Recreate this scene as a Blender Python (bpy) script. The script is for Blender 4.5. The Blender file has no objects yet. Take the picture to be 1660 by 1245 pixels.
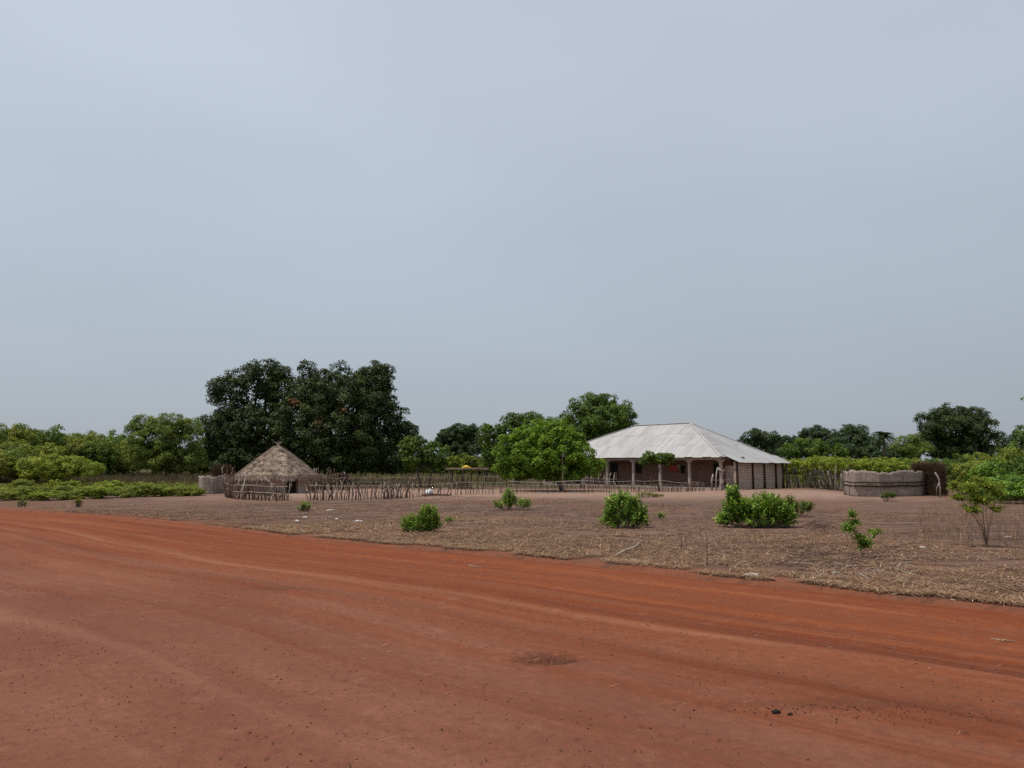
import bpy, math, random
import numpy as np
from mathutils import Vector, Matrix

scn = bpy.context.scene
COL = scn.collection
R = math.radians

# ------------------------------------------------------------------ camera
F, CH, HZ = 1250.0, 1.95, 754.0            # focal length (photo px), eye height, horizon row
PITCH = math.atan((HZ - 622.5) / F)
cam = bpy.data.cameras.new('camera')
camo = bpy.data.objects.new('camera', cam); COL.objects.link(camo)
cam.sensor_width = 36.0; cam.lens = 36.0 * F / 1660.0
cam.clip_start = 0.1; cam.clip_end = 6000
camo.location = (0, 0, CH); camo.rotation_euler = (R(90) + PITCH, 0, 0)
scn.camera = camo
scn.cycles.use_denoising = False
scn.view_settings.view_transform = 'Standard'; scn.view_settings.look = 'None'
scn.view_settings.exposure = 0.0; scn.view_settings.gamma = 1.0

# ------------------------------------------------------------------ light
SUN_EL, SUN_AZ = R(70), R(-100)               # azimuth from +Y (view axis), negative = left
w = bpy.data.worlds.new('World'); scn.world = w; w.use_nodes = True
nt = w.node_tree; nt.nodes.clear()
out = nt.nodes.new('ShaderNodeOutputWorld'); bg = nt.nodes.new('ShaderNodeBackground')
sky = nt.nodes.new('ShaderNodeTexSky'); sky.sky_type = 'NISHITA'; sky.sun_disc = False
sky.sun_elevation = SUN_EL; sky.sun_rotation = SUN_AZ
sky.air_density = 1.0; sky.dust_density = 4.0; sky.ozone_density = 2.0
# thin overcast veil: pale grey-blue layer over the physical sky, with faint soft cloud
tc = nt.nodes.new('ShaderNodeTexCoord'); sep = nt.nodes.new('ShaderNodeSeparateXYZ')
nt.links.new(tc.outputs['Generated'], sep.inputs[0])
rmp = nt.nodes.new('ShaderNodeValToRGB')
el = rmp.color_ramp.elements
el[0].position = 0.0; el[0].color = (3.95, 4.30, 4.75, 1)
el[1].position = 0.75; el[1].color = (5.5, 6.1, 6.95, 1)
e = el.new(0.16); e.color = (4.15, 4.75, 5.4, 1)
e = el.new(0.45); e.color = (5.2, 5.8, 6.7, 1)
nt.links.new(sep.outputs['Z'], rmp.inputs[0])
mp = nt.nodes.new('ShaderNodeMapping'); mp.inputs['Scale'].default_value = (1.0, 1.0, 2.6)
nt.links.new(tc.outputs['Generated'], mp.inputs[0])
ns = nt.nodes.new('ShaderNodeTexNoise'); ns.inputs['Scale'].default_value = 1.6
ns.inputs['Detail'].default_value = 4.0; ns.inputs['Roughness'].default_value = 0.45
nt.links.new(mp.outputs[0], ns.inputs['Vector'])
mr = nt.nodes.new('ShaderNodeMapRange'); mr.inputs['From Min'].default_value = 0.3
mr.inputs['From Max'].default_value = 0.7; mr.inputs['To Min'].default_value = 0.94
mr.inputs['To Max'].default_value = 1.07
nt.links.new(ns.outputs[0], mr.inputs[0])
gx = nt.nodes.new('ShaderNodeMapRange'); gx.inputs['From Min'].default_value = -0.7
gx.inputs['From Max'].default_value = 0.7; gx.inputs['To Min'].default_value = 1.07
gx.inputs['To Max'].default_value = 0.92
nt.links.new(sep.outputs['X'], gx.inputs[0])
mm = nt.nodes.new('ShaderNodeMath'); mm.operation = 'MULTIPLY'
nt.links.new(mr.outputs[0], mm.inputs[0]); nt.links.new(gx.outputs[0], mm.inputs[1])
vm = nt.nodes.new('ShaderNodeVectorMath'); vm.operation = 'SCALE'
nt.links.new(rmp.outputs[0], vm.inputs[0]); nt.links.new(mm.outputs[0], vm.inputs['Scale'])
mx = nt.nodes.new('ShaderNodeMix'); mx.data_type = 'RGBA'; mx.inputs[0].default_value = 0.88
nt.links.new(sky.outputs[0], mx.inputs[6]); nt.links.new(vm.outputs[0], mx.inputs[7])
nt.links.new(mx.outputs[2], bg.inputs[0]); bg.inputs[1].default_value = 0.105
nt.links.new(bg.outputs[0], out.inputs[0])

sun = bpy.data.lights.new('sun', 'SUN'); sun.energy = 3.3; sun.angle = R(3.0)
sun.color = (1.0, 0.95, 0.88)
suno = bpy.data.objects.new('sun', sun); COL.objects.link(suno)
sd = Vector((math.sin(SUN_AZ) * math.cos(SUN_EL), math.cos(SUN_AZ) * math.cos(SUN_EL), math.sin(SUN_EL)))
suno.rotation_euler = sd.to_track_quat('Z', 'Y').to_euler(); suno.location = (0, 0, 60)

# ------------------------------------------------------------------ helpers
def G(px, py, z=0.0):
    """photo pixel -> point on the plane z"""
    a = (px - 830) / F; b = (622.5 - py) / F
    y = math.cos(PITCH) - b * math.sin(PITCH); zz = math.sin(PITCH) + b * math.cos(PITCH)
    t = (z - CH) / zz
    return Vector((a * t, y * t, z))

def A(px, py, Y):
    """photo pixel -> point at depth Y"""
    a = (px - 830) / F; b = (622.5 - py) / F
    y = math.cos(PITCH) - b * math.sin(PITCH); zz = math.sin(PITCH) + b * math.cos(PITCH)
    t = Y / y
    return Vector((a * t, Y, CH + zz * t))

def tag(o, label=None, cat=None, group=None, kind=None):
    if label: o['label'] = label
    if cat: o['category'] = cat
    if group: o['group'] = group
    if kind: o['kind'] = kind
    return o

def empty(name, loc=(0, 0, 0), rz=0.0, label=None, cat=None, group=None):
    o = bpy.data.objects.new(name, None); COL.objects.link(o)
    o.location = loc; o.rotation_euler = (0, 0, rz); o.empty_display_size = 0.3
    return tag(o, label, cat, group)

def link(name, me, mat=None, parent=None, loc=None):
    o = bpy.data.objects.new(name, me); COL.objects.link(o)
    if mat is not None and len(me.materials) == 0: me.materials.append(mat)
    if parent: o.parent = parent
    if loc is not None: o.location = loc
    return o

def copy_tree(o, parent=None):
    c = o.copy(); COL.objects.link(c); c.parent = parent
    for ch in list(o.children): copy_tree(ch, c)
    return c

class MB:
    def __init__(s): s.v = []; s.f = []; s.uv = {}
    def quad(s, a, b, c, d, uv=None):
        n = len(s.v); s.v += [tuple(a), tuple(b), tuple(c), tuple(d)]; s.f.append((n, n+1, n+2, n+3))
        if uv: s.uv[len(s.f) - 1] = uv
    def tri(s, a, b, c, uv=None):
        n = len(s.v); s.v += [tuple(a), tuple(b), tuple(c)]; s.f.append((n, n+1, n+2))
        if uv: s.uv[len(s.f) - 1] = uv
    def box(s, x0, y0, z0, x1, y1, z1):
        n = len(s.v)
        s.v += [(x0,y0,z0),(x1,y0,z0),(x1,y1,z0),(x0,y1,z0),(x0,y0,z1),(x1,y0,z1),(x1,y1,z1),(x0,y1,z1)]
        for q in ((0,3,2,1),(4,5,6,7),(0,1,5,4),(1,2,6,5),(2,3,7,6),(3,0,4,7)): s.f.append(tuple(n+i for i in q))
    def tube(s, pts, rad, sides=6, cap=True):
        pts = [Vector(p) for p in pts]; rings = []
        up = Vector((0.13, 0.21, 0.97))
        for i, p in enumerate(pts):
            d = (pts[min(i+1, len(pts)-1)] - pts[max(i-1, 0)])
            if d.length < 1e-6: d = Vector((0, 0, 1))
            d.normalize()
            a = d.cross(up if abs(d.dot(up)) < 0.95 else Vector((1, 0, 0))).normalized(); b = d.cross(a)
            r = rad[i] if hasattr(rad, '__len__') else rad
            n = len(s.v)
            for k in range(sides):
                t = 2 * math.pi * k / sides
                s.v.append(tuple(p + a * (math.cos(t) * r) + b * (math.sin(t) * r)))
            rings.append(n)
        for i in range(len(rings) - 1):
            for k in range(sides):
                k2 = (k + 1) % sides
                s.f.append((rings[i]+k, rings[i]+k2, rings[i+1]+k2, rings[i+1]+k))
        if cap:
            s.f.append(tuple(rings[0] + k for k in range(sides))[::-1])
            s.f.append(tuple(rings[-1] + k for k in range(sides)))
    def mesh(s, name, smooth=False):
        me = bpy.data.meshes.new(name); me.from_pydata(s.v, [], s.f)
        if s.uv:
            ul = me.uv_layers.new(name='UVMap')
            for i, p in enumerate(me.polygons):
                u = s.uv.get(i)
                if u:
                    for j, li in enumerate(p.loop_indices): ul.data[li].uv = u[j]
        if smooth: me.polygons.foreach_set('use_smooth', [True] * len(me.polygons))
        me.update(); return me
    def build(s, name, mat, parent=None, smooth=False, loc=None):
        return link(name, s.mesh(name, smooth), mat, parent, loc)

def fast_mesh(name, V, Fc, tint=None, smooth=False, uv=None):
    """V (n,3), Fc (m,k) numpy"""
    me = bpy.data.meshes.new(name)
    n, (m, k) = len(V), Fc.shape
    me.vertices.add(n); me.vertices.foreach_set('co', np.asarray(V, np.float32).ravel())
    me.loops.add(m * k); me.loops.foreach_set('vertex_index', Fc.astype(np.int32).ravel())
    me.polygons.add(m); me.polygons.foreach_set('loop_start', (np.arange(m) * k).astype(np.int32))
    me.polygons.foreach_set('loop_total', np.full(m, k, np.int32))
    if smooth: me.polygons.foreach_set('use_smooth', np.ones(m, bool))
    if tint is not None:
        at = me.attributes.new('tint', 'FLOAT', 'FACE'); at.data.foreach_set('value', np.asarray(tint, np.float32))
    if uv is not None:
        ul = me.uv_layers.new(name='UVMap'); ul.data.foreach_set('uv', np.asarray(uv[Fc.ravel()], np.float32).ravel())
    me.update(calc_edges=True); me.validate(); return me

def unit(v): return v / np.maximum(np.linalg.norm(v, axis=1, keepdims=True), 1e-9)

def leaf_arrays(rng, C, N, S, aspect=0.45, fold=0.12, droop=0.25, kind='diamond', T=None):
    n = len(C); N = unit(N)
    if T is None:
        T = np.cross(N, rng.normal(size=(n, 3)))
    T = unit(T); T[:, 2] -= droop; T = unit(T); B = unit(np.cross(N, T)); S = S[:, None]
    M = np.cross(T, B)
    if kind == 'diamond':
        V = np.stack([C - T*S*.5, C - B*S*aspect*.5 + M*S*fold + T*S*.08, C + T*S*.5, C + B*S*aspect*.5 + M*S*fold + T*S*.02], 1)
        return V.reshape(-1, 3), np.arange(n*4).reshape(n, 4), 1
    V = np.stack([C - T*S*.5, C - B*S*aspect*.42 + M*S*fold - T*S*.15, C - B*S*aspect*.4 + M*S*fold + T*S*.2, C + T*S*.5 - M*S*fold*.6,
                  C + B*S*aspect*.4 + M*S*fold + T*S*.2, C + B*S*aspect*.42 + M*S*fold - T*S*.15], 1)
    i = np.arange(n) * 6
    F1 = np.stack([i, i+1, i+2, i+3], 1); F2 = np.stack([i, i+3, i+4, i+5], 1)
    return V.reshape(-1, 3), np.stack([F1, F2], 1).reshape(-1, 4), 2

# ------------------------------------------------------------------ materials
def newmat(name):
    m = bpy.data.materials.new(name); m.use_nodes = True
    t = m.node_tree; t.nodes.clear()
    o = t.nodes.new('ShaderNodeOutputMaterial'); p = t.nodes.new('ShaderNodeBsdfPrincipled')
    p.inputs['Roughness'].default_value = 0.9; p.inputs['Specular IOR Level'].default_value = 0.2
    t.links.new(p.outputs[0], o.inputs[0])
    return m, t, p, o

def noise(t, scale, detail=4, rough=0.55, vec=None, mscale=None, dist=0.0):
    n = t.nodes.new('ShaderNodeTexNoise'); n.inputs['Scale'].default_value = scale
    n.inputs['Detail'].default_value = detail; n.inputs['Roughness'].default_value = rough
    n.inputs['Distortion'].default_value = dist
    if vec is not None:
        if mscale:
            m = t.nodes.new('ShaderNodeMapping'); m.inputs['Scale'].default_value = mscale
            t.links.new(vec, m.inputs[0]); vec = m.outputs[0]
        t.links.new(vec, n.inputs['Vector'])
    return n.outputs[0]

def ramp(t, fac, stops, interp='LINEAR'):
    r = t.nodes.new('ShaderNodeValToRGB'); r.color_ramp.interpolation = interp
    e = r.color_ramp.elements
    e[0].position = stops[0][0]; e[0].color = (*stops[0][1], 1)
    e[1].position = stops[-1][0]; e[1].color = (*stops[-1][1], 1)
    for p, c in stops[1:-1]:
        x = e.new(p); x.color = (*c, 1)
    t.links.new(fac, r.inputs[0]); return r.outputs[0]

def gray(t, fac, a, b, lo=0.0, hi=1.0):
    m = t.nodes.new('ShaderNodeMapRange'); m.inputs['From Min'].default_value = a; m.inputs['From Max'].default_value = b
    m.inputs['To Min'].default_value = lo; m.inputs['To Max'].default_value = hi
    t.links.new(fac, m.inputs[0]); return m.outputs[0]

def mix(t, f, a, b, mode='MIX'):
    m = t.nodes.new('ShaderNodeMix'); m.data_type = 'RGBA'; m.blend_type = mode
    if isinstance(f, (int, float)): m.inputs[0].default_value = f
    else: t.links.new(f, m.inputs[0])
    for k, x in ((6, a), (7, b)):
        if isinstance(x, tuple): m.inputs[k].default_value = (*x, 1)
        else: t.links.new(x, m.inputs[k])
    return m.outputs[2]

def math2(t, op, a, b):
    m = t.nodes.new('ShaderNodeMath'); m.operation = op
    for k, x in ((0, a), (1, b)):
        if isinstance(x, (int, float)): m.inputs[k].default_value = x
        else: t.links.new(x, m.inputs[k])
    return m.outputs[0]

def bump(t, p, h, strength=0.5, dist=0.02):
    b = t.nodes.new('ShaderNodeBump'); b.inputs['Strength'].default_value = strength; b.inputs['Distance'].default_value = dist
    t.links.new(h, b.inputs['Height']); t.links.new(b.outputs[0], p.inputs['Normal'])

def coord(t, which='Object'):
    return t.nodes.new('ShaderNodeTexCoord').outputs[which]

def leafmat(name, dark, light, young=None, trans=0.28, rough=0.5):
    m, t, p, o = newmat(name)
    at = t.nodes.new('ShaderNodeAttribute'); at.attribute_name = 'tint'
    st = [(0.0, dark), (0.62, tuple(0.5*(a+b) for a, b in zip(dark, light))), (0.94, light)]
    if young: st.append((1.0, young))
    c = ramp(t, at.outputs['Fac'], st)
    p.inputs['Roughness'].default_value = rough + .08; p.inputs['Specular IOR Level'].default_value = 0.2
    t.links.new(c, p.inputs['Base Color'])
    tr = t.nodes.new('ShaderNodeBsdfTranslucent'); t.links.new(mix(t, 0.5, c, (0.22, 0.28, 0.02), 'MIX'), tr.inputs[0])
    ms = t.nodes.new('ShaderNodeMixShader'); ms.inputs[0].default_value = trans
    t.links.new(p.outputs[0], ms.inputs[1]); t.links.new(tr.outputs[0], ms.inputs[2]); t.links.new(ms.outputs[0], o.inputs[0])
    return m

def plainmat(name, c1, c2, scale=8, mscale=None, rough=0.9, bmp=0.4, detail=5, bdist=0.01):
    m, t, p, o = newmat(name); v = coord(t)
    n = noise(t, scale, detail, 0.6, v, mscale)
    t.links.new(ramp(t, n, [(0.3, c1), (0.7, c2)]), p.inputs['Base Color'])
    p.inputs['Roughness'].default_value = rough
    if bmp: bump(t, p, n, bmp, bdist)
    return m

M = {}
M['mango'] = leafmat('mango_leaves', (0.020, 0.034, 0.010), (0.070, 0.098, 0.023), (0.14, 0.17, 0.04), 0.10, 0.5)
M['dark'] = leafmat('dark_leaves', (0.026, 0.046, 0.018), (0.080, 0.118, 0.036), None, 0.14)
M['mid'] = leafmat('mid_leaves', (0.042, 0.078, 0.012), (0.15, 0.225, 0.030), (0.20, 0.28, 0.04), 0.22)
M['bright'] = leafmat('bright_leaves', (0.070, 0.135, 0.010), (0.23, 0.39, 0.030), (0.36, 0.48, 0.045), 0.27)
M['olive'] = leafmat('olive_leaves', (0.11, 0.13, 0.018), (0.30, 0.32, 0.042), (0.42, 0.41, 0.055), 0.28)
M['lime'] = leafmat('lime_leaves', (0.15, 0.19, 0.022), (0.37, 0.44, 0.052), (0.50, 0.52, 0.07), 0.33)
M['bush'] = leafmat('bush_leaves', (0.055, 0.130, 0.016), (0.29, 0.46, 0.060), (0.48, 0.60, 0.12), 0.28, 0.36)
M['yellow'] = leafmat('yellowing_leaves', (0.10, 0.13, 0.02), (0.26, 0.27, 0.04), (0.40, 0.30, 0.03), 0.3)
M['acacia'] = leafmat('feathery_leaves', (0.11, 0.15, 0.03), (0.26, 0.33, 0.065), None, 0.3)
M['drygrass'] = leafmat('dry_grass', (0.16, 0.12, 0.065), (0.34, 0.27, 0.15), (0.42, 0.35, 0.2), 0.15, 0.8)
M['brownreed'] = leafmat('brown_reeds', (0.085, 0.055, 0.035), (0.20, 0.145, 0.085), (0.20, 0.20, 0.08), 0.15, 0.8)
M['straw'] = leafmat('straw', (0.115, 0.060, 0.034), (0.40, 0.245, 0.135), (0.58, 0.41, 0.26), 0.05, 0.8)
M['weed'] = leafmat('weed_leaves', (0.13, 0.16, 0.024), (0.32, 0.35, 0.055), (0.42, 0.43, 0.07), 0.3)
M['bark'] = plainmat('bark', (0.055, 0.042, 0.032), (0.12, 0.10, 0.08), 6, (1, 1, .3))
M['palebark'] = plainmat('pale_bark', (0.20, 0.165, 0.13), (0.38, 0.33, 0.28), 7, (1, 1, .3))
M['stick'] = plainmat('dark_sticks', (0.075, 0.042, 0.030), (0.17, 0.11, 0.085), 5, (1, 1, .4))
M['palestick'] = plainmat('weathered_poles', (0.22, 0.17, 0.14), (0.42, 0.36, 0.31), 5, (1, 1, .6))
M['twig'] = plainmat('twigs', (0.10, 0.065, 0.045), (0.24, 0.18, 0.13), 9)
M['thatchdark'] = leafmat('brown_brush', (0.065, 0.040, 0.027), (0.17, 0.110, 0.075), None, 0.05, 0.9)
M['thatch'] = leafmat('thatch', (0.19, 0.137, 0.104), (0.56, 0.42, 0.325), (0.70, 0.57, 0.46), 0.05, 0.9)
M['mud'] = plainmat('mud_plaster', (0.46, 0.35, 0.29), (0.60, 0.48, 0.41), 2.2, None, 0.95, 0.5)
M['cement'] = plainmat('cement_render', (0.32, 0.255, 0.22), (0.46, 0.385, 0.34), 3, None, 0.9, 0.3)
M['wood'] = plainmat('old_wood', (0.10, 0.07, 0.055), (0.19, 0.145, 0.115), 3, (1, 1, .3))
M['darkin'] = plainmat('opening_shade', (0.018, 0.014, 0.012), (0.035, 0.028, 0.024), 3)  # near-black colour standing in for the shade inside open doorways and windows
M['stone'] = plainmat('pale_stone', (0.38, 0.33, 0.28), (0.55, 0.50, 0.44), 6, None, 0.9, 0.5)
M['plastic'] = plainmat('white_plastic', (0.60, 0.60, 0.60), (0.72, 0.72, 0.72), 5, None, 0.5, 0.2)
M['clod'] = plainmat('earth_clod', (0.05, 0.025, 0.018), (0.13, 0.06, 0.04), 20, None, 0.95, 0.5)
M['dung'] = plainmat('dark_lump', (0.012, 0.009, 0.009), (0.03, 0.02, 0.018), 20, None, 0.8, 0.5)
M['cloth'] = plainmat('yellow_cloth', (0.55, 0.36, 0.03), (0.70, 0.50, 0.08), 6, None, 0.8, 0.3)
M['redcloth'] = plainmat('faded_red_cloth', (0.30, 0.05, 0.03), (0.42, 0.11, 0.06), 6, None, 0.8, 0.3)
M['darkpost'] = plainmat('dark_posts', (0.03, 0.018, 0.013), (0.07, 0.045, 0.034), 6, (1, 1, .4))
M['rope'] = plainmat('rope', (0.25, 0.2, 0.15), (0.35, 0.28, 0.2), 8)

# ------------------------------------------------------------------ road frame + ground
EDGE = [(0, 825), (100, 831), (200, 837), (290, 846), (375, 855), (450, 865), (600, 881), (700, 889), (800, 898), (1000, 917), (1150, 935), (1260, 946), (1400, 961), (1530, 974), (1660, 988)]
EP = [G(*p) for p in EDGE]
O0 = Vector((3.45, 13.5, 0)); U = Vector((-.752, .659, 0)).normalized(); NN = Vector((-U.y, U.x, 0))
NN = Vector((-.659, -.752, 0)).normalized()
es = np.array([(p - O0).dot(U) for p in EP]); et = np.array([(p - O0).dot(NN) for p in EP])
o_ = np.argsort(es); es = es[o_]; et = et[o_]
es = np.concatenate([[-400, -40], es, [60, 120, 900]]); et = np.concatenate([[et[0]]*2, et, [et[-1]-1.5, et[-1]-5, et[-1]-60]])
def edge_off(s): return np.interp(s, es, et)
def to_xy(s, t):
    tt = t + edge_off(s)
    return O0.x + U.x*s + NN.x*tt, O0.y + U.y*s + NN.y*tt
def to_st(x, y):
    s = (x - O0.x)*U.x + (y - O0.y)*U.y
    return s, (x - O0.x)*NN.x + (y - O0.y)*NN.y - edge_off(s)

def wob(x, y, sc, seed):
    r = np.random.RandomState(seed); z = 0
    for k in range(7):
        a = r.uniform(0, 2*np.pi); f = sc * (1.0 + 0.75*k); ph = r.uniform(0, 6.28)
        z = z + np.sin((x*np.cos(a) + y*np.sin(a)) * f + ph + 1.3*np.sin((y*np.cos(a) - x*np.sin(a))*f*0.6 + ph)) / (1 + 0.6*k)
    return z / 3.0

def field_h(x, y):
    return 0.035*wob(x, y, 0.55, 3) + 0.018*wob(x, y, 2.3, 4)

def sspace(n, a, b, k):
    t = np.linspace(-1, 1, n); v = np.sinh(t*k) / np.sinh(k)
    return np.where(v < 0, -v*a, v*b)

S_ = sspace(560, -600.0, 2500.0, 6.6) + 2.0
T_ = np.concatenate([-np.geomspace(3500, 0.6, 330), np.linspace(-0.56, 1.0, 32), np.array([2, 4, 8, 13, 15.6]), np.linspace(16, 18, 6), np.geomspace(18.5, 2500, 40)])
T_ = np.unique(np.round(T_, 4))
SS, TT = np.meshgrid(S_, T_)
X, Y = to_xy(SS, TT)
fall = np.clip(1.0 - (np.hypot(X, Y) - 60) / 200, 0.15, 1)
Zg = field_h(X, Y) * fall
lip = 0.10*np.exp(-((TT + 0.25) / 0.35)**2) * (0.35 + 0.5*wob(X, Y, 1.2, 8)) * np.clip((20 - SS)/25, 0, 1)
jit = 0.10*wob(X, Y, 2.1, 12) + 0.05*wob(X, Y, 7.0, 13)
inside = np.clip((TT + jit - 0.02) / 0.5, 0, 1) * np.clip((17.2 - TT) / 0.8, 0, 1)
Zg = Zg + np.clip(lip, 0, 1)*0.45 - 0.34*inside
nr, nc = X.shape
idx = np.arange(nr*nc).reshape(nr, nc)
Fg = np.stack([idx[:-1, :-1], idx[:-1, 1:], idx[1:, 1:], idx[1:, :-1]], -1).reshape(-1, 4)
Vg = np.stack([X, Y, Zg], -1).reshape(-1, 3)
a_, b_, c_ = Vg[Fg[0, 0]], Vg[Fg[0, 1]], Vg[Fg[0, 2]]
if np.cross(b_ - a_, c_ - a_)[2] < 0: Fg = Fg[:, ::-1]
UVg = np.stack([SS, TT], -1).reshape(-1, 2)

m, t, p, o = newmat('field_soil'); v = coord(t); uvc = coord(t, 'UV')
sx = t.nodes.new('ShaderNodeSeparateXYZ'); t.links.new(uvc, sx.inputs[0])
so = t.nodes.new('ShaderNodeSeparateXYZ'); t.links.new(v, so.inputs[0])
big = noise(t, 0.16, 3, 0.5, v)
med = noise(t, 0.9, 6, 0.65, v, (0.55, 1.3, 1))
fin = noise(t, 14.0, 7, 0.75, v)
base = ramp(t, med, [(0.28, (0.1100, 0.0660, 0.0500)), (0.5, (0.2000, 0.1280, 0.0980)), (0.74, (0.3000, 0.2000, 0.1580))])
base = mix(t, gray(t, big, 0.45, 0.62), base, (0.2350, 0.1350, 0.0880))
# furrows of the hoed field
fw = t.nodes.new('ShaderNodeTexWave'); fw.wave_type = 'BANDS'; fw.bands_direction = 'Y'
fw.inputs['Scale'].default_value = 0.32; fw.inputs['Distortion'].default_value = 9.0; fw.inputs['Detail'].default_value = 4; fw.inputs['Detail Scale'].default_value = 0.9
t.links.new(v, fw.inputs['Vector'])
base = mix(t, gray(t, fw.outputs[1], 0.0, 0.28, 0.55, 0.0), base, (0.0700, 0.0400, 0.0300))
# straw-coloured verge near the road
vg = gray(t, math2(t, 'ADD', sx.outputs[1], gray(t, med, 0.3, 0.7, -2.5, 2.5)), -6.5, -1.0, 0.0, 0.62)
base = mix(t, vg, base, (0.1700, 0.0880, 0.0520))
# orange dust spilling over from the road
du = gray(t, math2(t, 'ADD', sx.outputs[1], gray(t, noise(t, 1.4, 5, 0.6, v), 0.3, 0.7, -0.7, 0.7)), -1.1, 0.0, 0.0, 0.9)
base = mix(t, du, base, (0.2700, 0.0950, 0.0500))
# pale swept sand inside the compound
comp = math2(t, 'MULTIPLY', gray(t, so.outputs[1], 41.0, 50.0), gray(t, so.outputs[1], 60.0, 66.0, 1.0, 0.0))
comp = math2(t, 'MULTIPLY', comp, math2(t, 'MULTIPLY', gray(t, so.outputs[0], -22.0, -17.0), gray(t, so.outputs[0], 22.0, 27.0, 1.0, 0.0)))
base = mix(t, math2(t, 'MULTIPLY', comp, 0.8), base, mix(t, gray(t, med, 0.35, 0.65), (0.2900, 0.1800, 0.1300), (0.3800, 0.2550, 0.1950)))
# grassy ground further off
far = gray(t, math2(t, 'ADD', so.outputs[1], gray(t, noise(t, 0.2, 4, 0.6, v), 0.3, 0.7, -8, 8)), 64.0, 76.0)
base = mix(t, far, base, mix(t, gray(t, med, 0.35, 0.65), (0.0700, 0.0850, 0.0250), (0.1200, 0.1200, 0.0450)))
sc_ = noise(t, 1.0, 5, .7, v, (.9, 4.5, 1)); base = mix(t, gray(t, sc_, .50, .62, 0, .5), base, (0.085, 0.052, 0.040))
base = mix(t, math2(t, 'SUBTRACT', 1.0, math2(t, 'MULTIPLY', comp, .8)), base, mix(t, 1.0, base, (0.78, 0.75, 0.73), 'MULTIPLY'))
base = mix(t, gray(t, fin, 0.35, 0.5, 0.5, 0.0), base, (0.0700, 0.0450, 0.0350))
t.links.new(base, p.inputs['Base Color'])
bump(t, p, math2(t, 'ADD', math2(t, 'MULTIPLY', fin, 0.4), math2(t, 'ADD', med, math2(t, 'MULTIPLY', fw.outputs[1], 0.3))), 0.9, 0.08)
p.inputs['Roughness'].default_value = 1.0; p.inputs['Specular IOR Level'].default_value = 0.1
M['soil'] = m
g = link('ground', fast_mesh('ground', Vg, Fg, uv=UVg, smooth=True), m); tag(g, kind='structure')

# road
def road_h(s, t):
    z = -0.055 + 0.05*np.sin(np.clip(t, 0, 17)/17*np.pi)
    for c, wd, dp in ((1.4, .32, .03), (2.5, .25, .028), (3.7, .35, .026), (5.0, .3, .03), (6.9, .4, .02), (8.6, .35, .016)):
        cc = c + 0.25*np.sin(s*0.05 + c*3) + 0.08*np.sin(s*0.31 + c)
        z = z - dp*np.exp(-((t - cc)/wd)**2) + 0.55*dp*np.exp(-((t - cc - wd*1.7)/(wd*.6))**2)
    return z + 0.010*wob(s*0.25, t, 3.0, 21) + 0.006*wob(s, t, 2.2, 22)
Sr = sspace(620, -300.0, 900.0, 5.6) + 1.0
Tr = np.concatenate([np.linspace(-0.6, 9.5, 150), np.linspace(9.6, 17.4, 60)])
SS, TT = np.meshgrid(Sr, Tr); X, Y = to_xy(SS, TT)
Zr = road_h(SS, TT)
Zr = np.where(TT < 0.1, Zr - (0.1 - TT)*0.06, Zr)
# shallow potholes
for (px, py, rx, ry, dp) in ((888, 1071, .32, .24, .03), (455, 955, .55, .4, .02), (-10, 1008, .4, .4, .03)):
    c = G(px, py, -0.03)
    Zr -= dp*np.exp(-(((X - c.x)/rx)**2 + ((Y - c.y)/ry)**2)**2)
nr, nc = X.shape; idx = np.arange(nr*nc).reshape(nr, nc)
Fr = np.stack([idx[:-1, :-1], idx[:-1, 1:], idx[1:, 1:], idx[1:, :-1]], -1).reshape(-1, 4)
Vr = np.stack([X, Y, Zr], -1).reshape(-1, 3)
a_, b_, c_ = Vr[Fr[0, 0]], Vr[Fr[0, 1]], Vr[Fr[0, 2]]
if np.cross(b_ - a_, c_ - a_)[2] < 0: Fr = Fr[:, ::-1]
m, t, p, o = newmat('laterite_road'); uvc = coord(t, 'UV'); v = coord(t)
sx = t.nodes.new('ShaderNodeSeparateXYZ'); t.links.new(uvc, sx.inputs[0])
st1 = noise(t, 1.0, 5, 0.6, uvc, (0.055, 1.5, 1), 0.3)
st2 = noise(t, 1.0, 5, 0.65, uvc, (0.11, 5.5, 1), 0.4)
pat = noise(t, 0.45, 5, 0.55, uvc, (0.35, 1.0, 1), 0.5)
fin = noise(t, 9.0, 8, 0.75, v)
spk = noise(t, 34.0, 4, 0.7, v)
orange = ramp(t, st1, [(0.30, (0.1333, 0.0344, 0.0120)), (0.48, (0.2021, 0.0568, 0.0189)), (0.70, (0.2752, 0.0963, 0.0387))])
pink = ramp(t, pat, [(0.32, (0.1591, 0.0568, 0.0344)), (0.52, (0.2064, 0.0800, 0.0482)), (0.72, (0.2709, 0.1161, 0.0740))])
orange = mix(t, 1.0, orange, (0.96, 0.80, 0.60), 'MULTIPLY'); pink = mix(t, 1.0, pink, (0.92, 0.88, 0.84), 'MULTIPLY'); zone = gray(t, math2(t, 'ADD', sx.outputs[1], gray(t, st1, 0.3, 0.7, -2.8, 2.8)), 3.4, 8.6)
base = mix(t, zone, orange, pink)
mot = noise(t, 2.6, 6, .62, v); mot2 = noise(t, 7.5, 5, .6, v)
base = mix(t, gray(t, mot, .56, .72, 0, .3), base, (0.3096, 0.1419, 0.0929)); base = mix(t, gray(t, mot2, .46, .32, 0, .5), base, (0.1333, 0.0447, 0.0258))
flk = noise(t, 16.0, 3, .6, uvc, (.55, 1.3, 1)); base = mix(t, gray(t, flk, .35, .27, 0, .8), base, (0.09, 0.034, 0.02))
tt_ = math2(t, 'ADD', sx.outputs[1], gray(t, noise(t, 1.0, 2, .5, uvc, (.07, .02, 1)), .3, .7, -.6, .6))
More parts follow.
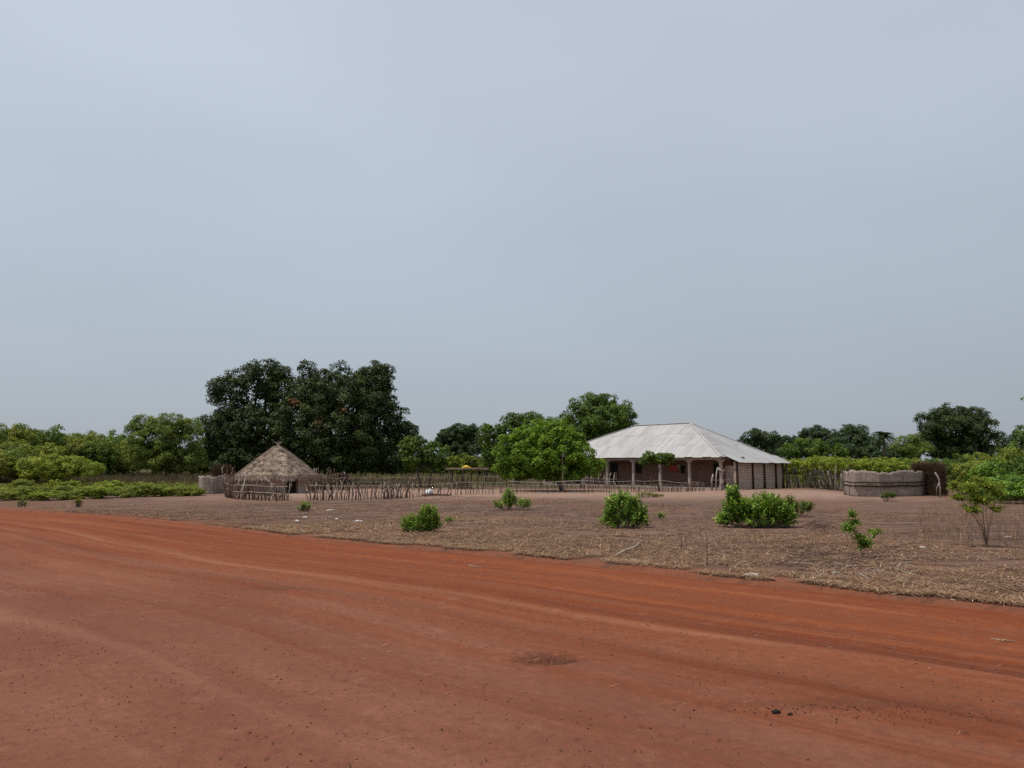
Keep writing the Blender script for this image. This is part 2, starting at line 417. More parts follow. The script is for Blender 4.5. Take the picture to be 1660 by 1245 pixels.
for c_, w_, col_, f_ in ((2.0, .35, (0.13, 0.040, 0.018), .5), (2.9, .3, (0.14, 0.046, 0.022), .45), (4.1, .22, (0.36, 0.165, 0.095), .5), (5.3, .40, (0.15, 0.055, 0.030), .45), (7.2, .5, (0.16, 0.065, 0.040), .4), (8.9, .3, (0.34, 0.155, 0.100), .35)):
    d_ = math2(t, 'ABSOLUTE', math2(t, 'SUBTRACT', tt_, c_), 0.0)
    base = mix(t, math2(t, 'MULTIPLY', gray(t, d_, w_, 0.0, 0.0, f_), gray(t, st1, .35, .6)), base, col_)
# dug-out patches of loose dark earth
for (px_, py_, rx_, ry_) in ((888, 1071, .36, .27), (457, 955, .62, .22), (1390, 1145, 1.1, .16)):
    cc_ = G(px_, py_, -.03); mp_ = t.nodes.new('ShaderNodeMapping'); mp_.vector_type = 'TEXTURE'
    mp_.inputs['Location'].default_value = (cc_.x, cc_.y, 0); mp_.inputs['Scale'].default_value = (rx_, ry_, 50)
    t.links.new(v, mp_.inputs[0]); gr_ = t.nodes.new('ShaderNodeVectorMath'); gr_.operation = 'LENGTH'; t.links.new(mp_.outputs[0], gr_.inputs[0])
    base = mix(t, gray(t, math2(t, 'ADD', gr_.outputs['Value'], gray(t, fin, .3, .7, -.8, .8)), 1.25, .55, 0, (.9 if px_ > 800 else .6) if px_ < 1000 else .5), base, (0.10, 0.034, 0.014))
keep_ = gray(t, zone, 0.0, 1.0, 1.0, .35)
base = mix(t, math2(t, 'MULTIPLY', keep_, gray(t, st2, 0.50, 0.68, 0.0, 0.5)), base, (0.1333, 0.0447, 0.0224))
base = mix(t, math2(t, 'MULTIPLY', keep_, gray(t, st2, 0.44, 0.28, 0.0, 0.38)), base, (0.3096, 0.1247, 0.0645))
base = mix(t, gray(t, fin, 0.40, 0.56, 0.30, 0.0), base, (0.1290, 0.0447, 0.0292))
base = mix(t, gray(t, fin, 0.56, 0.75, 0.0, 0.30), base, (0.3268, 0.1548, 0.0989))
base = mix(t, gray(t, spk, 0.34, 0.42, 0.5, 0.0), base, (0.0860, 0.0327, 0.0224))
t.links.new(base, p.inputs['Base Color'])
bump(t, p, math2(t, 'ADD', math2(t, 'ADD', math2(t, 'MULTIPLY', spk, 0.25), math2(t, 'MULTIPLY', fin, 0.8)), math2(t, 'ADD', mot, math2(t, 'ADD', mot2, math2(t, 'MULTIPLY', st2, 0.5)))), 0.8, 0.035)
p.inputs['Roughness'].default_value = 0.95; p.inputs['Specular IOR Level'].default_value = 0.15
M['road'] = m
tag(link('road', fast_mesh('road', Vr, Fr, uv=np.stack([SS, TT], -1).reshape(-1, 2), smooth=True), m), kind='structure')

# ------------------------------------------------------------------ trees
def crown_mesh(name, lobes, cr, ls, seed, dens=1.25, lpc=60, aspect=0.45, kind='diamond', outb=0.9, upb=0.5, squash=0.75, droop=0.25, gap=0.0, zmin=0.15, shell=0.42, fill=1.0):
    """lobes: list of (cx,cy,cz,rx,ry,rz). clumps spread over and in the lobes, leaves spread over each clump"""
    rng = np.random.RandomState(seed); CC = []
    L = np.array(lobes, float)
    for i, l in enumerate(L):
        r = (l[3]*l[4] + l[3]*l[5] + l[4]*l[5]) / 3
        n = max(4, int(4*r / (cr*cr) * 1.15 * dens))
        d = unit(rng.normal(size=(n, 3))); q = rng.uniform(shell, 1.04, size=(n, 1))
        c = l[:3] + d*q*l[3:6]*(1 + 0.10*rng.normal(size=(n, 1)))
        keep = np.ones(n, bool)
        for j, k in enumerate(L):
            if j != i: keep &= (((c - k[:3]) / k[3:6])**2).sum(1) > 0.36
        keep &= c[:, 2] > zmin
        if gap > 0:
            w_ = wob(c[:, 0] + c[:, 1]*.7, c[:, 2]*1.3 - c[:, 1]*.5, 1.0/cr*.7, seed)
            keep &= w_ > -1 + gap*2
        cc = c[keep]; dd = d[keep]
        CC.append(np.concatenate([cc, dd], 1))
    CC = np.concatenate(CC); n = len(CC)
    rad = cr * rng.uniform(0.6, 1.25, n); ctint = rng.normal(0.45, 0.19, n)
    cnt = np.maximum(6, (lpc*(rad/cr)**2).astype(int)); ids = np.repeat(np.arange(n), cnt); m_ = len(ids)
    d = unit(rng.normal(size=(m_, 3)) + CC[ids, 3:]*0.8*outb + np.array([0, 0, 0.35]))
    r = rad[ids][:, None]*rng.uniform(0.45, 1.1, (m_, 1))
    P = CC[ids, :3] + d*r*np.array([1, 1, squash])
    Nn = d*outb + rng.normal(size=(m_, 3))*0.42 + np.array([0, 0, upb])
    S = ls*rng.uniform(0.65, 1.3, m_)
    ti = np.clip(ctint[ids] + rng.normal(0, 0.2, m_), 0, 0.99)
    fn = [max(3, int(2.2*l[3]*l[4]*l[5]/(cr**3)*.8*fill)) for l in L]; fi = np.repeat(np.arange(len(L)), fn)  # oversized, darker inner leaves, added to block light and deepen crown gaps
    fd = unit(rng.normal(size=(len(fi), 3)))*(rng.uniform(0, 1, (len(fi), 1))**.4)*.74
    FP = L[fi, :3] + fd*L[fi, 3:6]
    P = np.concatenate([P, FP]); Nn = np.concatenate([Nn, rng.normal(size=(len(fi), 3))]); S = np.concatenate([S, np.full(len(fi), cr*.95)])
    ti = np.concatenate([ti, np.clip(rng.normal(.3, .15, len(fi)), 0, .9)])
    ok = P[:, 2] > 0.03
    V, Fc, k = leaf_arrays(rng, P[ok], Nn[ok], S[ok], aspect, 0.12, droop, kind)
    return fast_mesh(name, V, Fc, np.repeat(ti[ok], k))

def wood_mesh(name, lobes, base_r, seed, n=1, spread=0.2, split=0.35, sides=7, twigs=3):
    rnd = random.Random(seed); mb = MB()
    lob = sorted(lobes, key=lambda l: -l[3]*l[5])[:9]
    cx = sum(l[0] for l in lob)/len(lob); cy = sum(l[1] for l in lob)/len(lob)
    lowest = min(l[2] - l[5] for l in lob); top = max(l[2] for l in lob)
    hs = max(0.25, lowest*0.6 + split*0.4*top)
    for k in range(n):
        bx = spread*(k - (n-1)/2.0)*1.0; by = spread*rnd.uniform(-.5, .5)
        pts = []; rr = []
        for i in range(6):
            q = i/5.0
            pts.append((bx*(1+q) + cx*q*0.35 + rnd.uniform(-1, 1)*base_r*.5*q, by + cy*q*.35 + rnd.uniform(-1, 1)*base_r*.5*q, -0.15 + (hs+.15)*q))
            rr.append(base_r/(n**.5)*(1.35 - .55*q) if i else base_r/(n**.5)*1.7)
        mb.tube(pts, rr, sides); e = Vector(pts[-1])
        for j, l in enumerate(lob):
            if n > 1 and j % n != k: continue
            c = Vector(l[:3]); r0 = base_r*.6/(n**.5); mid = e.lerp(c, .5) + Vector((rnd.uniform(-.2, .2), rnd.uniform(-.2, .2), -.1))*l[3]
            mb.tube([e - Vector((0, 0, .15)), mid, c], [r0, r0*.6, r0*.3], 6)
            for q in range(twigs):
                d = Vector((rnd.uniform(-1, 1), rnd.uniform(-1, 1), rnd.uniform(-.3, 1))).normalized()
                tip = c + Vector((d.x*l[3], d.y*l[4], d.z*l[5]))*0.85
                mb.tube([mid.lerp(c, rnd.random()), c.lerp(tip, .5) + Vector((0, 0, .05*l[5])), tip], [r0*.35, r0*.22, r0*.06], 5)
    return mb.mesh(name, True)

def px_tree(name, label, cat, Yd, bx, lobes_px, mat, cr, ls, seed, group=None, base_r=0.25, bark='bark', dd=0.75, n=1, spread=.3, **kw):
    """a tree at depth Yd; trunk under photo column bx; lobes_px = (px, py, rx_px, ry_px[, dy])"""
    k = Yd / F; B = A(bx, HZ, Yd); B.z = 0
    lob = []
    for l in lobes_px:
        c = A(l[0], l[1], Yd) - B
        lob.append((c.x, l[4] if len(l) > 4 else 0.0, c.z, l[2]*k, l[2]*k*dd, l[3]*k))
    root = empty(name, B, 0, label, cat, group)
    link('crown', crown_mesh('crown', lob, cr, ls, seed, **kw), M[mat], root)
    link('trunk', wood_mesh('trunk', lob, base_r, seed, n, spread), M[bark], root)
    return root

# --- the two big mangoes behind the hut
px_tree('mango_tree', 'tall dark mango tree with sky gaps, left one of the two behind the thatched hut', 'tree', 86, 408,
        [(372, 640, 34, 30), (420, 618, 46, 30), (455, 640, 30, 45), (375, 690, 44, 36, -1), (425, 690, 50, 40, -1), (352, 722, 26, 32), (400, 735, 62, 30, -1), (345, 700, 16, 16), (455, 730, 40, 30), (440, 603, 24, 17)],
        'mango', 0.72, 0.30, 11, base_r=.45, lpc=78, dens=1.75, gap=.06)
px_tree('mango_tree', 'massive dark mango tree with rounded leafy bulges, right one of the two behind the hut', 'tree', 84, 560,
        [(500, 640, 38, 32), (498, 600, 11, 15), (497, 620, 13, 12), (540, 625, 36, 30), (595, 622, 36, 30), (608, 612, 20, 21), (560, 660, 62, 46, -2), (610, 665, 36, 50, -1), (648, 688, 17, 34), (650, 722, 15, 30), (612, 618, 19, 28), (622, 650, 19, 28), (640, 745, 18, 18), (490, 690, 44, 46, -1),
         (560, 715, 70, 46, -2.5), (625, 725, 34, 38, -1), (500, 735, 45, 32, -1), (580, 740, 75, 26, -1), (640, 742, 20, 22)],
        'mango', 0.72, 0.30, 12, base_r=.5, lpc=82, dens=2.0)
# patches of dead rusty leaves showing in the right mango
M['deadleaf'] = leafmat('dead_mango_leaves', (0.13, 0.065, 0.035), (0.26, 0.13, 0.07), None, 0.1, 0.8)
mg_ = [o for o in bpy.data.objects if o.name.startswith('mango_tree')][-1]
for (px_, py_, rx_, ry_) in ((497, 658, 7, 5), (533, 692, 8, 5), (572, 668, 4, 2)):
    c_ = A(px_, py_, 84) - mg_.location; k_ = 84/F
    link('dead_leaves', crown_mesh('dead_leaves', [(c_.x, -4.6, c_.z, rx_*k_, .5, ry_*k_)], .3, .28, px_, lpc=26, dens=1.0, fill=0), M['deadleaf'], mg_)
# --- middle distance
px_tree('distant_tree', 'small dark tree peeking out right of the big mangoes, above a green tree', 'tree', 170, 668,
        [(671, 698, 9, 9), (667, 712, 9, 10)], 'dark', 0.8, 0.5, 13, base_r=.25, lpc=40)
px_tree('orchard_tree', 'spreading green tree with two thin trunks just right of the big mangoes', 'tree', 70, 690,
        [(680, 722, 26, 14), (700, 738, 30, 18), (672, 742, 24, 16), (662, 728, 18, 14), (718, 744, 16, 12)], 'mid', 0.42, 0.24, 14, base_r=.12, n=2, spread=.7, lpc=60)
px_tree('distant_tree', 'dark bluish dome shaped tree standing alone on the skyline in mid photo', 'tree', 190, 745,
        [(744, 705, 30, 18), (722, 712, 13, 16), (765, 710, 14, 17), (744, 726, 34, 18)], 'dark', 0.85, 0.5, 15, base_r=.5, lpc=80, dens=1.8)
px_tree('shrub', 'yellow green shrub in front of the distant dome tree, left of the shade shelter', 'shrub', 82, 733,
        [(730, 748, 13, 9), (742, 753, 9, 8)], 'lime', 0.4, 0.26, 16, base_r=.06, lpc=50)
px_tree('shrub', 'golden yellow shrub behind the shade shelter roof', 'shrub', 80, 764,
        [(764, 749, 12, 10), (775, 756, 9, 8), (754, 756, 8, 7)], 'yellow', 0.36, 0.24, 17, base_r=.06, lpc=50)
px_tree('shrub', 'mid green shrub low beside the golden shrub behind the shelter', 'shrub', 84, 752,
        [(751, 745, 11, 8), (745, 758, 14, 10)], 'mid', 0.4, 0.25, 18, base_r=.06, lpc=50)
px_tree('leafy_tree', 'uneven green tree rising behind the bright round tree left of the house', 'tree', 82, 838,
        [(852, 678, 14, 13), (838, 685, 20, 14), (880, 682, 20, 13), (815, 692, 16, 12), (800, 712, 26, 26), (800, 740, 26, 24), (860, 705, 40, 24)], 'mid', 0.6, 0.3, 19, base_r=.25, lpc=58, gap=.08)
px_tree('leafy_tree', 'dark leafy tree filling the gap left of the bright round tree', 'tree', 92, 786,
        [(786, 715, 13, 18), (783, 738, 16, 20), (795, 728, 18, 20)], 'dark', 0.6, 0.32, 20, base_r=.2, lpc=58)
px_tree('round_tree', 'bright green round spreading tree overlapping the left end of the zinc roof', 'tree', 59, 912,
        [(880, 702, 46, 21), (845, 722, 34, 22), (905, 715, 44, 24), (868, 740, 54, 26, -.5), (920, 738, 42, 22, -.5), (945, 750, 30, 12), (825, 752, 24, 14), (880, 757, 50, 13), (925, 712, 18, 12), (855, 766, 46, 9), (905, 768, 40, 8), (822, 762, 18, 9), (952, 762, 18, 8)],
        'bright', 0.42, 0.21, 21, base_r=.16, lpc=84, dens=1.5, droop=.35)
px_tree('dome_tree', 'big dark green dome shaped tree rising behind the zinc roofed house', 'tree', 112, 972,
        [(970, 668, 46, 24), (940, 680, 30, 24), (1005, 682, 28, 24), (972, 690, 56, 30, -1), (925, 692, 16, 18), (965, 655, 28, 13), (955, 715, 50, 20)],
        'mid', 0.85, 0.36, 22, base_r=.45, lpc=84, dens=1.6)
# little clipped tree before the veranda
px_tree('small_tree', 'small tree with flat clipped dark crown in front of the veranda', 'tree', 58.5, 1068,
        [(1052, 743, 14, 9), (1083, 743, 14, 9), (1067, 745, 16, 8), (1044, 750, 8, 5)], 'mid', 0.24, 0.17, 23, base_r=.07, lpc=60)
# --- right skyline
far_right = [
 ('round topped dark tree just right of the roof end, leftmost on the right skyline', 178, 1228, [(1222, 708, 20, 12), (1240, 714, 20, 12), (1208, 716, 9, 10), (1225, 728, 30, 14), (1255, 716, 10, 9)], 'dark', .14),
 ('low dark tree between the round topped tree and the olive mound on the right', 200, 1278, [(1275, 716, 20, 11), (1290, 722, 16, 12), (1260, 730, 20, 12)], 'dark', 0),
 ('dull olive mound shaped tree low in the right skyline, above the crop rows', 150, 1312, [(1312, 728, 26, 16), (1345, 735, 24, 12), (1285, 736, 22, 12)], 'mid', 0),
 ('dark flat crowned tree on the right skyline, left of the tall spiky one', 205, 1325, [(1322, 702, 20, 10), (1340, 708, 16, 12), (1305, 708, 10, 10), (1325, 722, 26, 14)], 'dark', 0),
 ('tallest loose crowned tree of the right skyline with two thin tops', 185, 1385, [(1374, 694, 12, 8), (1398, 696, 9, 6), (1380, 710, 32, 14), (1400, 722, 36, 16), (1360, 722, 26, 16), (1425, 732, 18, 12)], 'dark', .1),
 ('low dark green tree at the foot of the skyline, left of the palm', 165, 1372, [(1372, 730, 16, 14), (1410, 738, 28, 10), (1450, 738, 20, 9)], 'dark', 0)]
for i, (lab, Yd, bx, lp, mt, gp) in enumerate(far_right):
    px_tree('skyline_tree', lab, 'tree', Yd, bx, lp, mt, 1.0, 0.48, 40 + i, 'trees on the right skyline', base_r=.35, lpc=70, dens=1.6, gap=gp)
px_tree('acacia', 'feathery olive green thorn tree left of the big round mango on the right', 'tree', 84, 1480,
        [(1478, 716, 18, 10), (1460, 722, 13, 8), (1495, 722, 14, 9), (1478, 730, 24, 11), (1476, 744, 12, 10)], 'acacia', 0.45, 0.22, 50, base_r=.1, lpc=90, aspect=.3, dens=1.7)
px_tree('mango_tree', 'big round dark mango tree on the right, above the woven mat fence', 'tree', 122, 1548,
        [(1550, 676, 32, 19), (1515, 685, 22, 19), (1582, 688, 22, 22), (1545, 700, 52, 30, -2), (1580, 718, 28, 22), (1512, 715, 24, 24), (1550, 732, 48, 16, -1)], 'mango', 0.85, 0.38, 51, base_r=.45, lpc=84, dens=1.6)
px_tree('shrub', 'green tree cut by the right edge of the photo, beyond the bushes', 'tree', 74, 1655,
        [(1655, 706, 14, 12), (1665, 722, 24, 14), (1640, 735, 22, 14), (1670, 745, 40, 16)], 'mid', 0.5, 0.28, 52, base_r=.15, lpc=56)
px_tree('shrub', 'dark low tree just right of the big round mango on the right', 'tree', 140, 1625,
        [(1620, 720, 18, 12), (1635, 716, 14, 9), (1605, 732, 18, 10)], 'dark', 0.8, 0.42, 53, base_r=.25, lpc=50)
px_tree('bare_tree', 'sparse twig tip reaching in at the right edge against the sky', 'tree', 40, 1672,
        [(1668, 648, 10, 7), (1672, 668, 8, 8)], 'mid', 0.16, 0.12, 54, base_r=.06, lpc=12, dens=.25)

# palm
def palm(px, py, Yd):
    B = A(px, HZ, Yd); B.z = 0; top = A(px, py, Yd) - B
    root = empty('palm_tree', B, 0, 'slender palm on the right skyline, between the tallest tree and the thorn tree', 'palm')
    mb = MB(); mb.tube([(0, 0, -.2), (.15, 0, top.z*.5), (0, 0, top.z)], [.32, .24, .2], 8); mb.build('trunk', M['bark'], root, True)
    rng = np.random.RandomState(5); C = []; N = []; T = []
    for k in range(22):
        az = k*2.4; el = rng.uniform(-.5, 1.25); L = 2.3
        d = np.array([math.cos(az)*math.cos(el), math.sin(az)*math.cos(el), math.sin(el)])
        side = unit(np.cross(d, [0, 0, 1.0])[None])[0]
        for q in np.linspace(.08, 1, 16):
            P = np.array([0, 0, top.z]) + d*L*q - np.array([0, 0, 1.1*q*q])
            for sg in (-1, 1):
                T.append(d*.6 + side*sg - np.array([0, 0, .35])); N.append(np.cross(d, side) + rng.normal(size=3)*.15); C.append(P + side*sg*.3)
    V, Fc, k = leaf_arrays(rng, np.array(C), np.array(N), np.full(len(C), .85), .2, .04, .1, T=np.array(T))
    link('fronds', fast_mesh('fronds', V, Fc, np.clip(rng.normal(.4, .15, len(Fc)), 0, .99)), M['dark'], root)
palm(1434, 706, 150)

# --- left thicket: shared variants of multi-stemmed bushes
def variant(seed, mat, cr, ls, W, H, lpc, kind='diamond', gap=.05, bark='bark', lob=None, zoff=0.30, dens=1.0, nst=3, **kw):
    rnd = random.Random(seed)
    L = lob or [(rnd.uniform(-.45, .45)*W, rnd.uniform(-.4, .4)*W, H*rnd.uniform(zoff + .15, .78), W*rnd.uniform(.28, .42), W*rnd.uniform(.28, .42), H*rnd.uniform(.18, .28)) for _ in range(7)]
    return (crown_mesh('crown', L, cr, ls, seed, lpc=lpc, kind=kind, gap=gap, dens=dens, **kw), wood_mesh('stems', L, W*.022 + .01, seed, nst, W*.06, .2, 6), mat, bark)
def place(var, name, loc, rz, sc, label, cat, group=None, stem='stems'):
    root = empty(name, loc, rz, label, cat, group); root.scale = (sc[0], sc[0], sc[1])
    link('crown', var[0], M[var[2]], root); link(stem, var[1], M[var[3]], root)
    return root
vth = [variant(100 + i, mt, 0.42, 0.22, 4.2, 4.0, 52, gap=.06) for i, mt in enumerate(('olive', 'mid', 'lime', 'olive', 'acacia', 'mid'))]
kinds = {'olive': 'olive green', 'mid': 'deep green', 'lime': 'yellow green', 'acacia': 'dull feathery green'}
thick = [ # px, base distance, top py, variant, width scale
 (-30, 96, 698, 0, 1.5), (15, 98, 699, 1, 1.4), (60, 100, 698, 3, 1.4), (105, 98, 703, 1, 1.4), (150, 96, 705, 4, 1.3), (190, 95, 708, 1, 1.2),
 (-15, 82, 716, 3, 1.3), (25, 80, 722, 4, 1.1), (75, 80, 716, 2, 1.0), (118, 80, 713, 0, 1.2), (160, 80, 722, 1, 1.1), (205, 82, 728, 0, 1.0),
 (-20, 68, 735, 0, 1.1), (12, 66, 742, 3, .9), (50, 66, 738, 1, .8), (95, 64, 732, 2, 1.0), (-50, 80, 705, 1, 1.2),
 (228, 92, 722, 3, 1.1), (262, 94, 728, 1, 1.0), (296, 92, 730, 0, 1.0), (328, 94, 724, 1, 1.0),]
rw = random.Random(9)
ORD = ['first', 'second', 'third', 'fourth', 'fifth', 'sixth', 'seventh', 'eighth', 'ninth', 'tenth', 'eleventh', 'twelfth', 'thirteenth', 'fourteenth', 'fifteenth', 'sixteenth', 'seventeenth', 'eighteenth', 'nineteenth', 'twentieth', 'twenty-first', 'twenty-second', 'twenty-third', 'twenty-fourth', 'twenty-fifth', 'twenty-sixth', 'twenty-seventh', 'twenty-eighth', 'twenty-ninth', 'thirtieth', 'thirty-first', 'thirty-second', 'thirty-third', 'thirty-fourth']
for i, (px, Yd, top, vi, ws) in enumerate(thick):
    B = A(px, HZ, Yd); B.z = -.05; h = A(px, top, Yd).z
    row = 'back' if Yd > 90 else ('middle' if Yd > 70 else 'front')
    k_ = kinds[vth[vi][2]]
    rk = sorted(q[0] for q in thick if (q[1] > 90, q[1] > 70) == (Yd > 90, Yd > 70)).index(px)
    lab = f'{k_} bush, {ORD[rk]} from the left in the {row} row of the left thicket'
    place(vth[vi], 'thicket_bush', B, rw.uniform(0, 6.28), (ws, h/3.7), lab, 'bush', 'bushes of the left thicket')
px_tree('thorn_tree', 'taller dull green feathery tree on a dark thin trunk, between thicket and big mangoes', 'tree', 72, 270,
        [(232, 690, 24, 15), (270, 685, 34, 13), (305, 692, 22, 15), (255, 712, 44, 24), (295, 718, 30, 26), (230, 735, 26, 20), (272, 742, 40, 20), (310, 742, 18, 18)], 'acacia', 0.5, 0.22, 60, base_r=.12, lpc=90, aspect=.32, dens=1.7)
bgs = [(x, 100 + (i*7) % 11, 742 + (i*5) % 9, (1, 0, 3, 1, 4)[i % 5]) for i, x in enumerate(list(range(650, 830, 16)) + list(range(340, 650, 34)))]
where = lambda x: 'behind the orchard tree' if x < 712 else ('below the distant dome tree' if x < 775 else 'behind the bright tree')
for i, (px, Yd, top, vi) in enumerate(bgs):
    B = A(px, HZ, Yd); B.z = -.05; h = A(px, top, Yd).z
    w_ = where(px) if px >= 650 else 'behind the two mangoes'
    same = sorted(q[0] for q in bgs if (where(q[0]) if q[0] >= 650 else 'behind the two mangoes') == w_)
    place(vth[vi], 'background_bush', B, i*1.1, (.75, h/3.7), f'{kinds[vth[vi][2]]} low bush {w_}, {ORD[same.index(px)]} from the left', 'bush', 'low bushes behind the compound')
# dry grass + weeds behind (uncountable)
def scatter_tufts(name, pts, mat, seed, blades, hgt, wdt, lean=.5, kind='blade'):
    rng = np.random.RandomState(seed); pts = np.asarray(pts); n = len(pts)
    ids = np.repeat(np.arange(n), blades); m_ = len(ids)
    base = pts[ids] + np.c_[rng.normal(0, hgt*.18, (m_, 2)), np.zeros(m_)]
    h = hgt*rng.uniform(.5, 1.25, m_)[:, None]; az = rng.uniform(0, 6.28, m_)
    dr = np.c_[np.cos(az), np.sin(az), np.zeros(m_)]; ln = rng.uniform(.05, lean, m_)[:, None]
    sd_ = np.c_[-np.sin(az), np.cos(az), np.zeros(m_)]
    mid = base + dr*h*ln*.35 + np.array([0, 0, 1])*h*.6; tip = base + dr*h*ln + np.array([0, 0, 1])*h*(1 - .3*ln)
    w_ = wdt*rng.uniform(.6, 1.3, m_)[:, None]
    V = np.stack([base - sd_*w_*.5, base + sd_*w_*.5, mid + sd_*w_*.42, mid - sd_*w_*.42, tip + sd_*w_*.1, tip - sd_*w_*.1], 1).reshape(-1, 3)
    i = np.arange(m_)*6; Fc = np.stack([np.stack([i, i+1, i+2, i+3], 1), np.stack([i+3, i+2, i+4, i+5], 1)], 1).reshape(-1, 4)
    o = link(name, fast_mesh(name, V, Fc, np.repeat(np.clip(rng.normal(.45, .22, m_), 0, .99), 2)), M[mat])
    return tag(o, kind='stuff')
rg = np.random.RandomState(77)
def region(n, x0, x1, y0, y1):
    """points on the ground inside a photo-pixel window (perspective-even)"""
    px = rg.uniform(x0, x1, n); out_ = []
    d0, d1 = CH*F/(y1 - HZ), CH*F/(y0 - HZ)
    d = np.exp(rg.uniform(np.log(d0), np.log(d1), n))
    return np.c_[(px - 830)/F*d, d, field_h((px-830)/F*d, d)*.8]
tag(scatter_tufts('dry_grass', region(9000, -60, 420, 772, 791), 'brownreed', 1, 7, .95, .03), 'tall brownish dry grass behind the weeds, left of the hut', 'grass')
tag(scatter_tufts('dry_grass', region(4200, 500, 960, 769, 782), 'drygrass', 2, 7, .95, .035), 'dry yellowish grass behind the stick fences in mid photo', 'grass')
tag(scatter_tufts('field_grass', region(6500, 1230, 1800, 765, 783), 'weed', 3, 6, .9, .05), 'green grass and weeds under the crop on the right', 'grass')
# weeds band on the left
def leafy_cover(name, pts, mat, seed, lpc, hgt, rad, ls, label):
    rng = np.random.RandomState(seed); n = len(pts); ids = np.repeat(np.arange(n), lpc); m_ = len(ids)
    hh = hgt*rng.uniform(.4, 1.3, n); q = rng.uniform(.1, 1, m_)
    P = pts[ids] + np.c_[rng.normal(0, rad, (m_, 2))*(1.1 - .6*q)[:, None], hh[ids]*q]
    Nn = rng.normal(size=(m_, 3))*.6 + np.array([0, 0, 1.0])
    ti = np.clip(rng.normal(.45, .16, n)[ids] + rng.normal(0, .15, m_), 0, .99)
    V, Fc, k = leaf_arrays(rng, P, Nn, ls*rng.uniform(.6, 1.3, m_), .5, .1, .2)
    o = link(name, fast_mesh(name, V, Fc, np.repeat(ti, k)), M[mat]); tag(o, label, 'weeds', kind='stuff'); return o
leafy_cover('low_weeds', region(1100, -60, 326, 784, 804), 'weed', 5, 24, .50, .22, .13, 'band of low light green weeds at the edge of the bare ground, far left')
leafy_cover('low_weeds', region(700, 600, 800, 766, 776), 'weed', 6, 24, .8, .25, .15, 'light weeds and scrub growing behind the rear stick fence')
leafy_cover('scrub', region(900, 760, 960, 768, 778), 'olive', 7, 26, .9, .3, .15, 'olive scrub in the shade behind the fences beside the round tree')

vlow = [variant(500 + i, mt, 0.22, 0.15, 1.7, 1.25, 34, gap=.03, zoff=.05, nst=4) for i, mt in enumerate(('lime', 'weed', 'weed'))]
lows = [(-20, 45, 1.0), (8, 47, .7), (28, 43.5, .8), (52, 46, 1.1), (75, 44, .8), (98, 48, 1.2), (120, 45, .9), (141, 49, 1.0), (160, 46, 1.25), (184, 50, 1.0), (205, 47, 1.1), (228, 48, 1.3), (250, 51, 1.0), (268, 49, .9), (290, 51, .8), (308, 50, 1.0), (40, 55, 1.5), (110, 56, 1.4), (180, 57, 1.3), (240, 58, 1.2)]
for i, (px, Yd, hs) in enumerate(lows):
    B = A(px, HZ, Yd); B.z = -.05; vi = (i*2 + i//3) % 3; hs = hs*.54
    back = Yd > 53
    place(vlow[vi], 'low_shrub', B, i*1.7, (.55 + .4*hs, hs*.95), f'low {("yellow green", "olive", "pale green")[vi]} shrub, {ORD[i - 16 if back else i]} from the left in the {"back" if back else "front"} of the weed band', 'shrub', 'low shrubs along the far left edge of the field')
# --- crop rows on the right (tall leafy plants)
vcrop = [variant(200 + i, 'lime' if i != 2 else 'mid', 0.24, 0.17, 1.7, 2.6, 34, gap=.02, bark='palebark', zoff=.5, nst=4) for i in range(4)]
rc = random.Random(3)
for row, (Yd, x0, x1, stp) in enumerate(((72, 1284, 1560, 17), (78, 1290, 1600, 18), (86, 1286, 1625, 19))):
    px = x0; cnt_ = 0
    while px < x1:
        B = A(px + rc.uniform(-4, 4), HZ, Yd + rc.uniform(-1.5, 1.5)); B.z = 0
        vi = rc.randrange(4)
        if px > 1500 and vi != 2: vi = rc.choice((2, 0))
        place(vcrop[vi], 'crop_plant', B, rc.uniform(0, 6.28), (rc.uniform(.85, 1.2), rc.uniform(.78, 1.08)),
              f'{"light" if vi != 2 else "darker"} green crop plant, {ORD[cnt_]} from the left in the {("front", "second", "back")[row]} row right of the house', 'crop plant', 'crop plants right of the house')
        px += stp*rc.uniform(.8, 1.2); cnt_ += 1

# --- bushes along the right edge
vrb = [variant(300 + i, mt, 0.34, 0.17, 3.0, 2.5, 60, gap=.03, zoff=.1, nst=4) for i, mt in enumerate(('bush', 'mid', 'weed'))]
for i, (px, Yd, top, vi, ws, lab) in enumerate((
    (1585, 52, 748, 2, 1.0, 'light green bush behind the brown brush heap and the young shrub'),
    (1640, 50, 738, 0, 1.25, 'tall full green bush near the right edge, behind the young shrub'),
    (1612, 44, 762, 0, .8, 'dense green bush right of the brush heap, touching the young shrub'),
    (1668, 40, 758, 0, 1.0, 'dense green bush cut off by the right edge'),
    (1560, 60, 742, 1, .9, 'deep green bush just behind the brown brush heap'),
    (1700, 46, 745, 1, 1.2, 'green bush mostly beyond the right edge'),
    (1608, 66, 736, 2, 1.2, 'pale green bush in the back, below the big round mango'),
    (1650, 62, 730, 2, 1.2, 'pale green high bush in the back near the right edge'))):
    B = A(px, HZ, Yd); B.z = -.05; h = A(px, top, Yd).z
    place(vrb[vi], 'bush', B, i*1.3, (ws, h/2.3), lab, 'bush', 'bushes at the right edge')

